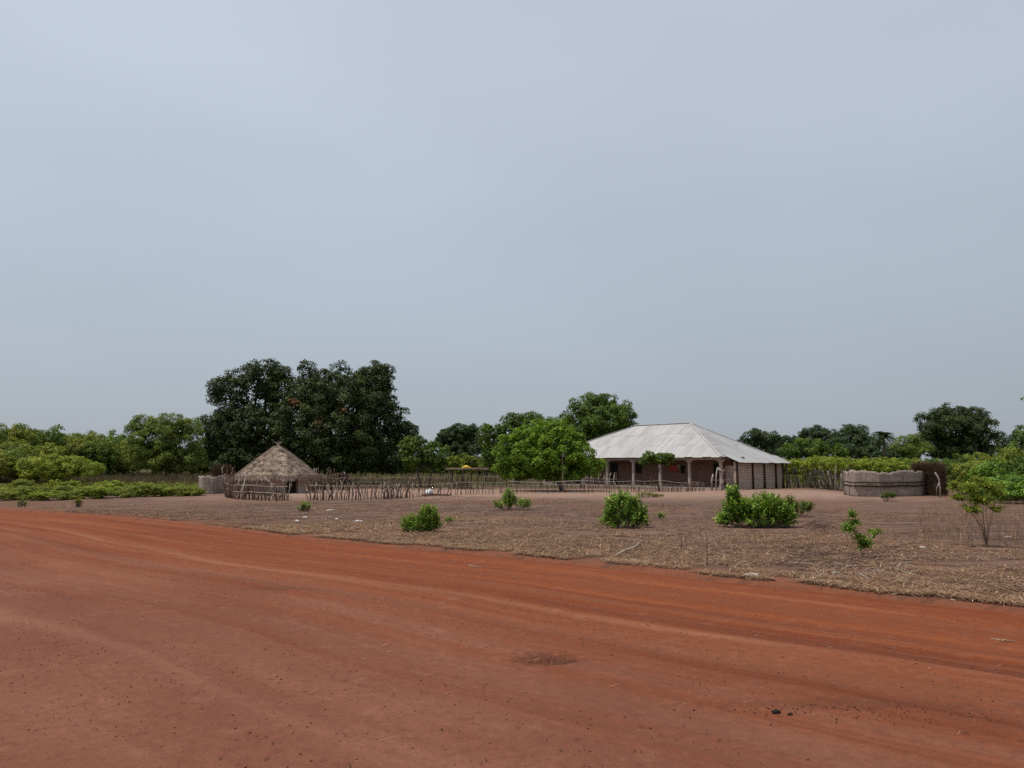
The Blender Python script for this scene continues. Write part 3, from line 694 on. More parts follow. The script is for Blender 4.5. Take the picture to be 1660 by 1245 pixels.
# ------------------------------------------------------------------ near bushes (big leaves)
def near_bush(name, label, cat, base_px, lobes_px, mat, ls, seed, cr=.16, lpc=34, n=5, br=.012, aspect=.5, bark='twig', dd=.8, dens=1.0, gap=0, shoots=None, tipf=.45, spread=.35, limbs=False):
    """a shrub of leafy shoots: stems rise from the root, fan out through the lobes and carry alternate leaves"""
    B = G(*base_px); Yd = B.y; k = Yd/F; B.z = field_h(B.x, B.y) - .01
    rng = np.random.RandomState(seed); lob = []
    for l in lobes_px:
        c = A(l[0], l[1], Yd) - B
        lob.append((c.x, l[4] if len(l) > 4 else 0., c.z*.97, l[2]*k*1.12, l[2]*k*dd, l[3]*k))
    L_ = np.array(lob); vol = L_[:, 3]*L_[:, 4]*L_[:, 5]; wgt = L_[:, 3]*L_[:, 5]
    ns = shoots or int(np.clip(sum(wgt)/(ls*ls)*6.5*dens, 8, 900))
    C, N, T, S, TI = [], [], [], [], []; mb = MB()
    for q in range(ns):
        j = rng.choice(len(L_), p=wgt/wgt.sum()); l = L_[j]
        d = unit(rng.normal(size=(1, 3)) + np.array([[0, -.15, .25]]))[0]
        tip = l[:3] + d*l[3:6]*rng.uniform(.45, 1.12); tip[2] = max(tip[2], rng.uniform(.03, .14)); tip[1] -= 0.0
        root = np.array([rng.normal(0, .05) + tip[0]*spread, rng.normal(0, .05) + tip[1]*spread, 0.0])
        mid = root*.45 + tip*.55 + np.array([tip[0]*.12, tip[1]*.12, -.06*tip[2]]); mid[2] = max(mid[2], .03)
        if limbs:
            if q < len(L_): j = q; l = L_[j]; tip = l[:3] + np.array([0, 0, l[5]*.6])
            root = np.array([0.0, 0.0, 0.0]); mid = L_[j, :3]*np.array([.9, .9, 1]) - np.array([0, 0, l[5]*.7])

        ax = unit((tip - mid)[None])[0]
        thick = q % 8 == 0 or ns < 60
        if limbs and q >= len(L_): mb.tube([Vector(mid), Vector(tip)], [br*.4, br*.18], 4, False)
        elif limbs:
            f1 = Vector((mid[0]*.12 + .02*math.sin(j*2.1), .02*math.cos(j*3.), mid[2]*.33)); f2 = Vector((mid[0]*.55 + .05*math.sin(j*4.), mid[1]*.5, mid[2]*.66))
            mb.tube([Vector((0, 0, -.04)), f1, f2, Vector(mid), Vector(tip)], [br, br*.85, br*.65, br*.45, br*.2], 5, False)
        elif thick: mb.tube([Vector(root) - Vector((0, 0, .03)), Vector(mid), Vector(tip)], [br, br*.65, br*.25], 5, False)
        else: mb.tube([Vector(mid*.6 + tip*.4), Vector(tip)], [br*.4, br*.2], 4, False)
        ln = np.linalg.norm(tip - mid); seg_ = min(ln, ls*3.2 if tipf < .9 else ln)
        nl = max(5, int(seg_/(ls*.26))); tshoot = rng.normal(.45, .17)
        for i in range(nl):
            f = 1 - (i/nl)*seg_/max(ln, 1e-3)
            P = mid + (tip - mid)*f
            az = i*2.4 + q; s1 = unit(np.cross(ax, [.3, .2, .9])[None])[0]; s2 = np.cross(ax, s1)
            o_ = s1*math.cos(az) + s2*math.sin(az)
            t_ = o_ + ax*(.55 if i > 1 else 1.4) + np.array([0, 0, .25]) + rng.normal(0, .25, 3)
            t_ /= np.linalg.norm(t_); sz = ls*rng.uniform(.6, 1.2)*(0.75 if i < 2 else 1)
            C.append(P + t_*sz*.5); T.append(t_); N.append(ax*.7 + np.array([0, 0, .9]) - t_*.2 + rng.normal(0, .35, 3))
            S.append(sz); TI.append(np.clip(tshoot + rng.normal(0, .17) + (.18 if i < 3 else 0), 0, .99))
    C, N, T, S, TI = map(np.array, (C, N, T, S, TI))
    ok = C[:, 2] > .015; N = N[ok] - (N[ok]*T[ok]).sum(1)[:, None]*T[ok]
    V, Fc, kk_ = leaf_arrays(rng, C[ok], N, S[ok], aspect, .10, .12, 'leaf', T[ok])
    root = empty(name, B, 0, label, cat)
    link('foliage', fast_mesh('foliage', V, Fc, np.repeat(TI[ok], kk_)), M[mat], root)
    mb.build('stems', M[bark], root, True)
    return root
near_bush('bush', 'compact dark green bush nearest the road, left of the other green bushes', 'bush', (685, 864),
          [(695, 838, 17, 20), (668, 847, 16, 15), (684, 850, 22, 14), (705, 848, 11, 14), (660, 853, 10, 9), (692, 825, 10, 8)], 'bush', .095, 401, cr=.12, lpc=34, aspect=.38, dens=1.7)
near_bush('bush', 'small open bush with a pointed top, just in front of the stick fence', 'bush', (832, 827),
          [(827, 805, 11, 13), (818, 816, 15, 9), (845, 814, 16, 9), (855, 818, 9, 9), (808, 815, 9, 8), (826, 797, 6, 7)], 'bush', .13, 402, cr=.17, lpc=24, n=6, dens=.8)
near_bush('bush', 'leafy bright green bush in front of the middle of the house', 'bush', (1012, 855),
          [(1010, 815, 26, 20), (998, 808, 16, 12), (1030, 825, 18, 18), (1012, 838, 34, 17), (990, 838, 16, 16), (1042, 842, 14, 12), (1022, 802, 12, 8)], 'bush', .13, 403, cr=.16, lpc=38, n=6)
near_bush('bush', 'widest lush green bush, with a tall left shoot, in front of the brick side wall', 'bush', (1222, 855),
          [(1187, 800, 14, 15), (1188, 820, 22, 18), (1178, 836, 18, 14), (1215, 825, 28, 20), (1246, 815, 26, 18), (1262, 832, 24, 18), (1225, 842, 42, 14), (1205, 822, 22, 18), (1232, 828, 34, 18), (1175, 842, 16, 10), (1262, 820, 22, 18), (1280, 840, 12, 12), (1268, 848, 20, 9), (1240, 803, 18, 8), (1185, 788, 8, 8)], 'bush', .15, 404, cr=.17, lpc=38, n=8)
near_bush('bush', 'small darker bush tucked behind the right end of the widest bush', 'bush', (1292, 838),
          [(1295, 822, 18, 12), (1310, 818, 9, 8), (1280, 812, 10, 10)], 'mid', .13, 405, cr=.16, lpc=34)
near_bush('plant', 'small leafy seedling with a tuft, between the brush fence and the road', 'plant', (494, 829),
          [(496, 819, 8, 7), (488, 822, 6, 4)], 'bush', .10, 406, cr=.10, lpc=16, n=3)
near_bush('plant', 'little green sprout right beside the bush nearest the road', 'plant', (728, 848),
          [(725, 841, 5, 5), (733, 843, 6, 3)], 'bush', .08, 407, cr=.07, lpc=12, n=3)
near_bush('plant', 'little green sprout right of the bush in front of the house', 'plant', (1070, 840),
          [(1068, 834, 7, 4), (1076, 836, 5, 3)], 'bush', .08, 408, cr=.08, lpc=14, n=3)
near_bush('plant', 'small low bush in front of the woven mat fence', 'plant', (1438, 812),
          [(1438, 802, 11, 6), (1446, 800, 7, 4)], 'mid', .09, 409, cr=.13, lpc=26, n=3)
near_bush('plant', 'small dark weed at the edge of the road, far left', 'plant', (35, 821),
          [(36, 814, 6, 5)], 'mid', .09, 410, cr=.12, lpc=26, n=3)
near_bush('plant', 'thin weed standing on the bare ground between the far left weed and the hut', 'plant', (127, 822),
          [(125, 812, 6, 4), (131, 810, 4, 3)], 'olive', .08, 411, cr=.10, lpc=16, n=4)
near_bush('plant', 'low dry looking shrub at the foot of the stick fence, behind the bright bush', 'plant', (1050, 806),
          [(1048, 801, 16, 4), (1066, 803, 10, 3)], 'olive', .08, 412, cr=.13, lpc=22, n=4)
near_bush('sapling', 'thin young sapling with a dark green tuft and a pale leafy side shoot', 'sapling', (1398, 903),
          [(1380, 832, 8, 8), (1375, 853, 13, 10), (1386, 843, 10, 8), (1421, 861, 15, 5), (1402, 878, 15, 13), (1388, 868, 10, 8)], 'bush', .10, 413, br=.006, shoots=130, aspect=.34, limbs=True)
near_bush('young_shrub', 'young yellow green shrub on thin bare stems at the right edge of the field', 'shrub', (1600, 888),
          [(1570, 788, 20, 9), (1602, 783, 18, 9), (1553, 803, 14, 8), (1590, 806, 24, 10), (1618, 797, 14, 9), (1574, 823, 20, 7), (1545, 784, 10, 7), (1612, 822, 16, 6), (1585, 773, 12, 6)], 'lime', .080, 414, br=.0085, shoots=340, aspect=.42, limbs=True)

# ------------------------------------------------------------------ house
HO = Vector((16.75, 62.5, 0)); HRZ = math.atan2(-.748, .661)
house = empty('house', HO, HRZ, 'long brick house with pale zinc hip roof and pillared veranda', 'house')
# local: x along the front (0 = near corner, negative to the left), y depth
m, t, p, o = newmat('mud_brick_wall'); v = coord(t)
sx = t.nodes.new('ShaderNodeSeparateXYZ'); t.links.new(v, sx.inputs[0])
cb = t.nodes.new('ShaderNodeCombineXYZ'); t.links.new(math2(t, 'ADD', sx.outputs[0], sx.outputs[1]), cb.inputs[0]); t.links.new(sx.outputs[2], cb.inputs[1])
br = t.nodes.new('ShaderNodeTexBrick'); t.links.new(cb.outputs[0], br.inputs['Vector'])
br.inputs['Scale'].default_value = 1.0; br.inputs['Brick Width'].default_value = 0.42; br.inputs['Row Height'].default_value = 0.19
br.inputs['Mortar Size'].default_value = 0.022; br.inputs['Mortar Smooth'].default_value = 0.2
br.inputs['Color1'].default_value = (0.42, 0.32, 0.26, 1); br.inputs['Color2'].default_value = (0.56, 0.45, 0.375, 1); br.inputs['Mortar'].default_value = (0.25, 0.18, 0.145, 1)
n1 = noise(t, 1.6, 5, 0.6, v); n2 = noise(t, 12, 5, 0.6, v)
c = mix(t, gray(t, n1, .35, .65, 0, .5), br.outputs[0], (0.54, 0.42, 0.345)); c = mix(t, gray(t, n2, .4, .6, .25, 0), c, (0.17, .12, .095))
t.links.new(c, p.inputs['Base Color']); bump(t, p, math2(t, 'SUBTRACT', n2, math2(t, 'MULTIPLY', br.outputs[1], 1.5)), .7, .03)
M['brick'] = m
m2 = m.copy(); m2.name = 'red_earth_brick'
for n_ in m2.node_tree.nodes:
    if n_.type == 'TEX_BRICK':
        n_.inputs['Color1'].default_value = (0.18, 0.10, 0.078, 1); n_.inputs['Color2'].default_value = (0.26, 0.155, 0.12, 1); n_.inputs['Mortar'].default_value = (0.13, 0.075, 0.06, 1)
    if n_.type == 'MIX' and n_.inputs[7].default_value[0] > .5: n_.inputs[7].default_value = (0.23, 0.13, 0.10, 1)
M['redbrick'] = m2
m, t, p, o = newmat('zinc_sheets'); uvc = coord(t, 'UV'); v = coord(t)
sx = t.nodes.new('ShaderNodeSeparateXYZ'); t.links.new(uvc, sx.inputs[0])
at = t.nodes.new('ShaderNodeNewGeometry')
n1 = noise(t, .5, 5, .6, v); n2 = noise(t, 2.0, 5, .65, uvc, (1.6, .25, 1)); 
c = ramp(t, at.outputs['Random Per Island'], [(0, (0.3440, 0.3240, 0.3080)), (.45, (0.3720, 0.3560, 0.3440)), (.8, (0.3880, 0.3760, 0.3640)), (1, (0.4240, 0.4160, 0.4040))])
c = mix(t, gray(t, n2, .48, .62, 0, .6), c, (0.2640, 0.2400, 0.2240)); c = mix(t, gray(t, n1, .5, .8, 0, .35), c, (0.4800, 0.4680, 0.4560)); c = mix(t, gray(t, noise(t, 1.0, 4, .7, uvc, (7, .5, 1)), .54, .70, 0, .3), c, (0.2400, 0.2200, 0.2080))
c = mix(t, gray(t, noise(t, 1.3, 4, .6, v), .64, .72, 0, .5), c, (0.2880, 0.2080, 0.1680))
t.links.new(c, p.inputs['Base Color']); p.inputs['Roughness'].default_value = .55; p.inputs['Metallic'].default_value = .15; p.inputs['Specular IOR Level'].default_value = .4
wv = t.nodes.new('ShaderNodeMath'); wv.operation = 'SINE'; t.links.new(math2(t, 'MULTIPLY', sx.outputs[0], 2*math.pi/.11), wv.inputs[0])
bump(t, p, wv.outputs[0], .35, .012)
M['zinc'] = m

EZ, RZ_ = 2.62, 5.71
xR, xL, yF, yB = 0.45, -21.0, -0.45, 8.1
rR, rL, ym = -5.5, -11.8, 3.85
sm = (RZ_ - EZ)
rfr = random.Random(4)
def roof_face(mb, P0, P1, Q0, Q1, cols, rows, nrm_up=True):
    """trapezoid: eave P0->P1, ridge Q0->Q1 (Q within). sheets in columns square to the eave."""
    P0, P1, Q0, Q1 = map(Vector, (P0, P1, Q0, Q1))
    e = (P1 - P0); Lr = e.length; e.normalize()
    h = (Q0 - P0); a0 = h.dot(e); sl = (h - e*a0); H = sl.length; sl.normalize(); a1 = (Q1 - P0).dot(e)
    nrm = e.cross(sl); 
    if nrm.z < 0: nrm = -nrm
    def top(u):
        if u < a0: return H*max(u, 0)/max(a0, 1e-6)
        if u > a1: return H*max(Lr - u, 0)/max(Lr - a1, 1e-6)
        return H
    wv = Lr/cols; rh = H/rows
    xs = sorted(set([i*wv for i in range(cols+1)] + [a0, a1]))
    xs = [x for i, x in enumerate(xs) if i == 0 or x - xs[i-1] > 1e-4]
    for i in range(len(xs)-1):
        u0, u1 = xs[i], xs[i+1]; jig = rfr.uniform(-.06, .06) if True else 0
        hang = rfr.uniform(0.0, .10)
        for r in range(rows):
            v0 = r*rh + (jig if r else -hang); v1 = (r+1)*rh + .12 + (jig if r+1 < rows else 0)
            t0, t1 = top(u0) , top(u1)
            if v0 >= max(t0, t1) - 1e-3: continue
            a, b = min(max(v0, -1), t0) if r else v0, min(v0, t1) if r else v0
            c_, d_ = min(v1, t1), min(v1, t0)
            lift = 0.016 + rfr.uniform(-.004, .008); lo = 0.006 + rfr.uniform(0, .006)
            zt = rfr.uniform(-.006, .006); ov = .02
            pt = lambda u, vv, z: P0 + e*u + sl*vv + nrm*z
            A_, B_, C_, D_ = pt(u0 - ov, a, lift + zt), pt(u1 + ov, b, lift - zt), pt(u1 + ov, c_, lo - zt), pt(u0 - ov, d_, lo + zt)
            mb.quad(A_, B_, C_, D_, [(u0, a), (u1, b), (u1, c_), (u0, d_)])
mb = MB()
q_fl, q_fr, q_bl, q_br = (xL, yF, EZ), (xR, yF, EZ), (xL, yB, EZ), (xR, yB, EZ)
r_l, r_r = (rL, ym, RZ_), (rR, ym, RZ_)
# slopes in the four directions
roof_face(mb, q_fl, q_fr, r_l, r_r, 24, 3)
roof_face(mb, q_fr, q_br, r_r, r_r, 14, 3)
roof_face(mb, q_br, q_bl, r_r, r_l, 24, 3)
roof_face(mb, q_bl, q_fl, r_l, r_l, 14, 3)
# lower apron of the right side that reaches out over the brick side wall
s_side = (RZ_ - EZ)/(xR - rR)
ax1 = xR + 1.15; az1 = EZ - s_side*1.0
yy0 = 0.1; cols = 9
for i in range(cols):
    y0 = yy0 + (yB + .25 - yy0)*i/cols; y1 = yy0 + (yB + .25 - yy0)*(i+1)/cols
    k0 = -.9 if i == 0 else 0.0
    hg = rfr.uniform(-.04, .05); zz = rfr.uniform(-.01, .012)
    mb.quad((xR - .25, y0 + (0.0), EZ + s_side*.25 + .045 + zz), (ax1 + hg, y0 + (.3 if i == 0 else 0) , az1 - hg*s_side + .05 + zz), (ax1 + hg, y1 if i else max(y1, y0 + .9), az1 - hg*s_side + .05 + zz), (xR - .25, y1, EZ + s_side*.25 + .045 + zz), [(y0, 0), (y0, 1), (y1, 1), (y1, 0)])
roof = mb.build('roof', M['zinc'], house)
sol = roof.modifiers.new('thick', 'SOLIDIFY'); sol.thickness = 0.006
# ridge caps
mb = MB()
for a, b in ((r_l, r_r), (r_r, q_fr), (r_r, q_br), (r_l, q_fl), (r_l, q_bl)):
    a, b = Vector(a) + Vector((0, 0, .05)), Vector(b) + Vector((0, 0, .05)); n = 5
    for i in range(n):
        p0, p1 = a.lerp(b, i/n), a.lerp(b, (i+1.06)/n if i < n-1 else 1.0)
        d = (p1 - p0).normalized(); sd_ = d.cross(Vector((0, 0, 1))).normalized()*.12; dn = Vector((0, 0, -.04)); up = Vector((0, 0, .012*(i % 2) + rfr.uniform(0, .012)))
        mb.quad(p0 - sd_ + dn + up, p1 - sd_ + dn + up, p1 + up, p0 + up); mb.quad(p0 + up, p1 + up, p1 + sd_ + dn + up, p0 + sd_ + dn + up)
rc_ = mb.build('ridge_cap', M['zinc'], roof)
# walls
mb = MB(); WT = 2.62
wy = 2.0
def wall_x(mb, x0, x1, y, th, holes, H=WT):
    """wall along x with holes (xa, xb, z0, z1)"""
    hs = sorted(holes); cur = x0
    for (a, b, z0, z1) in hs:
        if a > cur: mb.box(cur, y, -.1, a, y + th, H)
        if z0 > 0: mb.box(a, y, -.1, b, y + th, z0)
        mb.box(a, y, z1, b, y + th, H); cur = b
    mb.box(cur, y, -.1, x1, y + th, H)
front_holes = [(-18.2, -17.3, .15, 2.1), (-16.2, -15.3, 1.2, 2.0), (-13.5, -12.4, .15, 2.2), (-10.5, -9.55, 1.15, 2.1), (-5.35, -4.75, 1.2, 1.95), (-2.0, -1.35, .15, 2.15)]
wall_x(mb, -20.3, .9, wy, .2, front_holes)
mb.build('veranda_wall', M['redbrick'], house); mb = MB()
mb.box(-20.3, 7.5, -.1, .9, 7.7, WT - .35); mb.box(-20.3, 2.2, -.1, -20.1, 7.5, WT)
mb.box(-.1, 2.2, -.1, .1, 7.5, WT)
# outer side wall (under the apron)
mb.box(.9, .58, -.1, 1.08, 7.7, 2.2)
mb.build('wall', M['brick'], house)
# inner partitions keep the rooms dark, floor plinth
mb = MB(); mb.box(-20.4, -.05, -.1, .2, 1.99, .12); mb.build('plinth', M['cement'], house)
mb = MB(); mb.box(-20.0, 2.25, 2.3, -.15, 7.4, 2.36); mb.box(-14.6, 3.8, 0, -.2, 3.95, 2.3); mb.build('ceiling', M['wood'], house)
# panel closing the side bay next to the veranda (matting)
m, t, p, o = newmat('reed_mat'); v = coord(t)
sx = t.nodes.new('ShaderNodeSeparateXYZ'); t.links.new(v, sx.inputs[0])
n1 = noise(t, 3.0, 5, .6, v, (3.0, 3.0, .5)); n2 = noise(t, 1.0, 5, .6, v, (.6, .6, 6)); n3 = noise(t, 22, 3, .6, v, (1, 1, .25))
c = ramp(t, n1, [(.3, (.235, .175, .145)), (.7, (.41, .33, .28))]); c = mix(t, gray(t, n2, .52, .7, 0, .5), c, (.52, .47, .43)); c = mix(t, gray(t, n3, .4, .55, .55, 0), c, (.10, .08, .07))
t.links.new(c, p.inputs['Base Color']); bump(t, p, n3, .6, .02)
M['mat'] = m
mb = MB(); mb.box(.12, .62, -.05, .89, .68, 1.9); mb.build('side_panel', M['mat'], house)
# pillars and beam
mb = MB(); mb.box(-20.6, -.02, 2.38, .16, .2, 2.58); mb.box(-.04, .2, 2.38, .16, 2.0, 2.58); mb.build('beam', M['cement'], house)
def pillar_mesh():
    mb = MB()
    mb.box(-.1, -.1, .1, .1, .1, 2.2); mb.box(-.14, -.14, .1, .14, .14, .32)
    n = len(mb.v)
    for z, a in ((2.12, .1), (2.22, .15), (2.30, .30), (2.383, .42)):
        mb.v += [(-a, -.115, z), (a, -.115, z), (a, .115, z), (-a, .115, z)]
    for r in range(3):
        for k in range(4):
            mb.f.append((n + r*4 + k, n + r*4 + (k+1) % 4, n + r*4 + 4 + (k+1) % 4, n + r*4 + 4 + k))
    mb.f.append((n+12, n+13, n+14, n+15)); mb.f.append((n+3, n+2, n+1, n))
    return mb.mesh('pillar')
pm = pillar_mesh(); pm.materials.append(M['cement'])
for x in (0.04, -3.0, -6.04, -9.0, -12.1, -15.1, -18.1, -20.4): link('pillar', pm, None, house, (x, .09, 0))
# frames, with near-black panels put in as the shade inside the openings
for (a, b, z0, z1) in front_holes:
    d = z0 < .5
    mb = MB()
    for x in (a, b - .06): mb.box(x, wy - .02, z0, x + .06, wy + .12, z1)
    mb.box(a + .06, wy - .02, z1 - .06, b - .06, wy + .12, z1)
    if not d: mb.box(a + .06, wy - .02, z0, b - .06, wy + .12, z0 + .05)
    fr = mb.build('door_frame' if d else 'window_frame', M['wood'], house)
    mb = MB(); mb.box(a + .07, wy + .13, z0, b - .07, wy + .16, z1 - .07); mb.build('doorway_shade' if d else 'window_shade', M['darkin'], fr)
# corner posts / buttress poles on the side wall
for yv in (.66, 2.97, 4.74, 6.57, 7.72):
    mb = MB(); mb.tube([(1.16, yv, -.1), (1.15, yv + .03, 1.1), (1.16, yv, 2.18)], [.09, .075, .07], 7); mb.build('side_post', M['darkpost'], house, True)
mb = MB(); mb.box(1.09, .5, 2.16, 1.2, 7.8, 2.26); mb.build('wall_plate', M['wood'], house)
# eave board along the back right corner
mb = MB(); mb.tube([(1.4, 7.95, -.1), (1.38, 7.95, 2.1)], [.08, .07], 7); mb.build('corner_post', M['stick'], house, True)
# cloths hanging on the veranda wall
def cloth(name, label, cat, c0, wd, ht, mat, rz, seed):
    r = random.Random(seed); nx, nz = 14, 8; mb = MB()
    for j in range(nz+1):
        for i in range(nx+1):
            u, vv = i/nx, j/nz
            mb.v.append((wd*(u - .5), .05*math.sin(u*17 + seed)*(.3 + vv) + .015*math.sin(vv*9), -ht*vv*(1 + .12*math.sin(u*7 + seed)) - .07*math.sin(u*math.pi)))
    for j in range(nz):
        for i in range(nx):
            a = j*(nx+1) + i; mb.f.append((a, a+1, a+nx+2, a+nx+1))
    o = mb.build(name, M[mat], None, True, c0); o.rotation_euler = (0, 0, rz)
    o.modifiers.new('t', 'SOLIDIFY').thickness = .008
    return tag(o, label, cat)
def hloc(x, y, z): return HO + Matrix.Rotation(HRZ, 3, 'Z') @ Vector((x, y, z))
cloth('hanging_cloth', 'faded red cloth hanging on the veranda wall between two pillars', 'cloth', hloc(-6.0, 1.86, 2.0), .9, .55, 'redcloth', HRZ, 2)
M['tancloth'] = plainmat('tan_cloth', (.30, .20, .13), (.42, .30, .2), 6)
cloth('hanging_cloth', 'small tan cloth hanging right of the red cloth on the veranda', 'cloth', hloc(-5.35, 1.80, 2.05), .35, .4, 'tancloth', HRZ, 5)

# ------------------------------------------------------------------ thatched hut
HC = G(452, 800) + Vector((0, 1.9, 0)); HC.z = 0; HC.x = (452 - 830)/F*HC.y
hut = empty('thatched_hut', HC, 0, 'round mud hut with a low conical thatched roof beside the stick fence', 'hut')
wr, wh = 1.98, 1.62
da = R(-43)          # door faces lower right
mb = MB(); nseg = 72; n0 = 0
dw, dh = .19, 1.02
for k in range(nseg):
    a0 = 2*math.pi*k/nseg; a1 = 2*math.pi*(k+1)/nseg; am = (a0 + a1)/2
    dd_ = (am - da + math.pi) % (2*math.pi) - math.pi
    zs = [(-.05, .25), (.25, .7), (.7, dh), (dh, wh)]
    for (z0, z1) in zs:
        if abs(dd_) < dw and z1 <= dh + 1e-6: continue
        def q(a, z, rr): return (math.cos(a)*rr, math.sin(a)*rr, z)
        rr0 = wr + .05*(1 - z0/wh) + .012*math.sin(a0*7 + z0*3); rr1 = wr + .05*(1 - z0/wh) + .012*math.sin(a1*7 + z0*3)
        s0 = wr + .05*(1 - z1/wh) + .012*math.sin(a0*7 + z1*3); s1 = wr + .05*(1 - z1/wh) + .012*math.sin(a1*7 + z1*3)
        mb.quad(q(a0, z0, rr0), q(a1, z0, rr1), q(a1, z1, s1), q(a0, z1, s0))
        mb.quad(q(a1, z0, rr1-.2), q(a0, z0, rr0-.2), q(a0, z1, s0-.2), q(a1, z1, s1-.2))
def qq(a, z, rr): return (math.cos(a)*rr, math.sin(a)*rr, z)
seg = 2*math.pi/nseg
kk = [k for k in range(nseg) if abs(((seg*(k+.5) - da + math.pi) % (2*math.pi)) - math.pi) < dw]
aa0, aa1 = seg*kk[0], seg*(kk[-1]+1)
for a in (aa0, aa1): mb.quad(qq(a, -.05, wr + .06), qq(a, -.05, wr - .17), qq(a, dh, wr - .17), qq(a, dh, wr + .03))
mb.quad(qq(aa0, dh, wr + .03), qq(aa1, dh, wr + .03), qq(aa1, dh, wr - .17), qq(aa0, dh, wr - .17))
mb.build('wall', M['mud'], hut, True)
mb = MB()
mb.quad(qq(aa0, 0.0, wr - .1), qq(aa1, 0.0, wr - .1), qq(aa1, dh, wr - .1), qq(aa0, dh, wr - .1))
dr_ = mb.build('door_shade', M['darkin'], hut)  # dark sheet across the open doorway, interior shade put in as colour
dr_.modifiers.new('t', 'SOLIDIFY').thickness = .03
mb = MB(); mb.tube([qq(aa0, 0, wr + .05), qq(aa0, dh, wr + .03)], .035, 6); mb.tube([qq(aa1, 0, wr + .05), qq(aa1, dh, wr + .03)], .035, 6); mb.build('door_frame', M['wood'], hut)
# thatch: layered strands over a cone
apex = 3.42; er = 2.92; ez = 1.16
def cone_z(r): 
    q = r/er; return apex - (apex - ez)*(q**1.12)
rng = np.random.RandomState(31); Vt = []; Ft = []; tt = []
mb = MB(); rings = 26; ns_ = 60
for i in range(rings+1):
    r = er*.97*i/rings + .02
    for k in range(ns_):
        a = 2*math.pi*k/ns_; mb.v.append((math.cos(a)*r, math.sin(a)*r, cone_z(r) - .06 + .015*math.sin(k*3.1 + i)))
for i in range(rings):
    for k in range(ns_):
        a = i*ns_ + k; b = i*ns_ + (k+1) % ns_; mb.f.append((a, b, b + ns_, a + ns_))
mbm = mb.mesh('thatch_core', True)
nt_ = 1500; per = 22; lay = 13
r0t = er*np.sqrt(rng.uniform(0.0, 1.0, nt_)); course = np.floor(r0t/er*lay)
r0t = np.clip((course + .15 + rng.beta(2, 2, nt_)*.75)/lay*er, .05, er*.97)
azt = rng.uniform(0, 2*np.pi, nt_); liftt = np.abs(rng.normal(0, .05, nt_)); Lt = rng.uniform(.22, .42, nt_)
tit = np.clip(rng.normal(.45, .22, nt_) + .18*wob(np.cos(azt)*r0t*2, np.sin(azt)*r0t*2, .9, 5), .02, .95)
tw_ = rng.normal(0, .25, nt_)
I = np.repeat(np.arange(nt_), per); n = len(I)
lat = rng.normal(0, .085, n); r0 = np.clip(r0t[I] + rng.normal(0, .05, n), .02, er); az = azt[I] + lat/np.maximum(r0, .25)
L = Lt[I]*rng.uniform(.7, 1.15, n); rr1 = r0 + L*.78
az2 = az + (lat*.5 + tw_[I]*.12)/np.maximum(rr1, .3)
lift = liftt[I] + rng.uniform(0, .02, n)
zz0 = apex - (apex - ez)*((r0/er)**1.12) - .01; zz1 = apex - (apex - ez)*((np.minimum(rr1, er)/er)**1.12) + lift*(.55 + .45*np.cos(lat*12)) + .02
zz1 = np.where(rr1 > er, zz1 - (rr1 - er)*1.1 - rng.uniform(0, .10, n), zz1); rr1 = np.where(rr1 > er, er + (rr1 - er)*.35, rr1)
wd = rng.uniform(.008, .022, n)
c0 = np.c_[np.cos(az)*r0, np.sin(az)*r0, zz0]; c1 = np.c_[np.cos(az2)*rr1, np.sin(az2)*rr1, zz1]
sdv = np.c_[-np.sin(az), np.cos(az), np.zeros(n)]*wd[:, None]
V = np.stack([c0 - sdv, c0 + sdv, c1 + sdv*.7, c1 - sdv*.7], 1).reshape(-1, 3)
ti = np.clip(tit[I] + rng.normal(0, .12, n), 0, .99)
th = link('roof', fast_mesh('thatch_roof', V, np.arange(n*4).reshape(n, 4), ti), M['thatch'], hut)
mbm.materials.append(M['thatch']); link('roof_core', mbm, None, th)
# ragged fringe under the eave
n = 5000; az = rng.uniform(0, 2*np.pi, n); rad = er*rng.uniform(.93, 1.02, n); ln = rng.uniform(.08, .30, n)*(1 + .5*np.sin(az*9)); wd = rng.uniform(.008, .022, n)
c0 = np.c_[np.cos(az)*rad, np.sin(az)*rad, np.full(n, ez + .05)]; c1 = c0 + np.c_[rng.normal(0, .04, n), rng.normal(0, .04, n), -ln]
sdv = np.c_[-np.sin(az), np.cos(az), np.zeros(n)]*wd[:, None]
link('fringe', fast_mesh('fringe', np.stack([c0 - sdv, c0 + sdv, c1 + sdv*.5, c1 - sdv*.5], 1).reshape(-1, 3), np.arange(n*4).reshape(n, 4), np.clip(rng.normal(.4, .2, n), 0, .99)), M['thatch'], th)
mb = MB()
for d in ((-.42, .0, .36), (-.25, .1, .24), (.02, -.05, .40), (.06, .1, .3), (.28, 0, .30), (.36, -.1, .22), (-.05, .1, .28)):
    mb.tube([(-d[0]*.4, -d[1]*.4, apex - .22), (d[0]*.5, d[1]*.5, apex + d[2]*.45), (d[0], d[1], apex + d[2]*.75)], [.02, .016, .009], 5)
mb.build('finial', M['palestick'], hut)
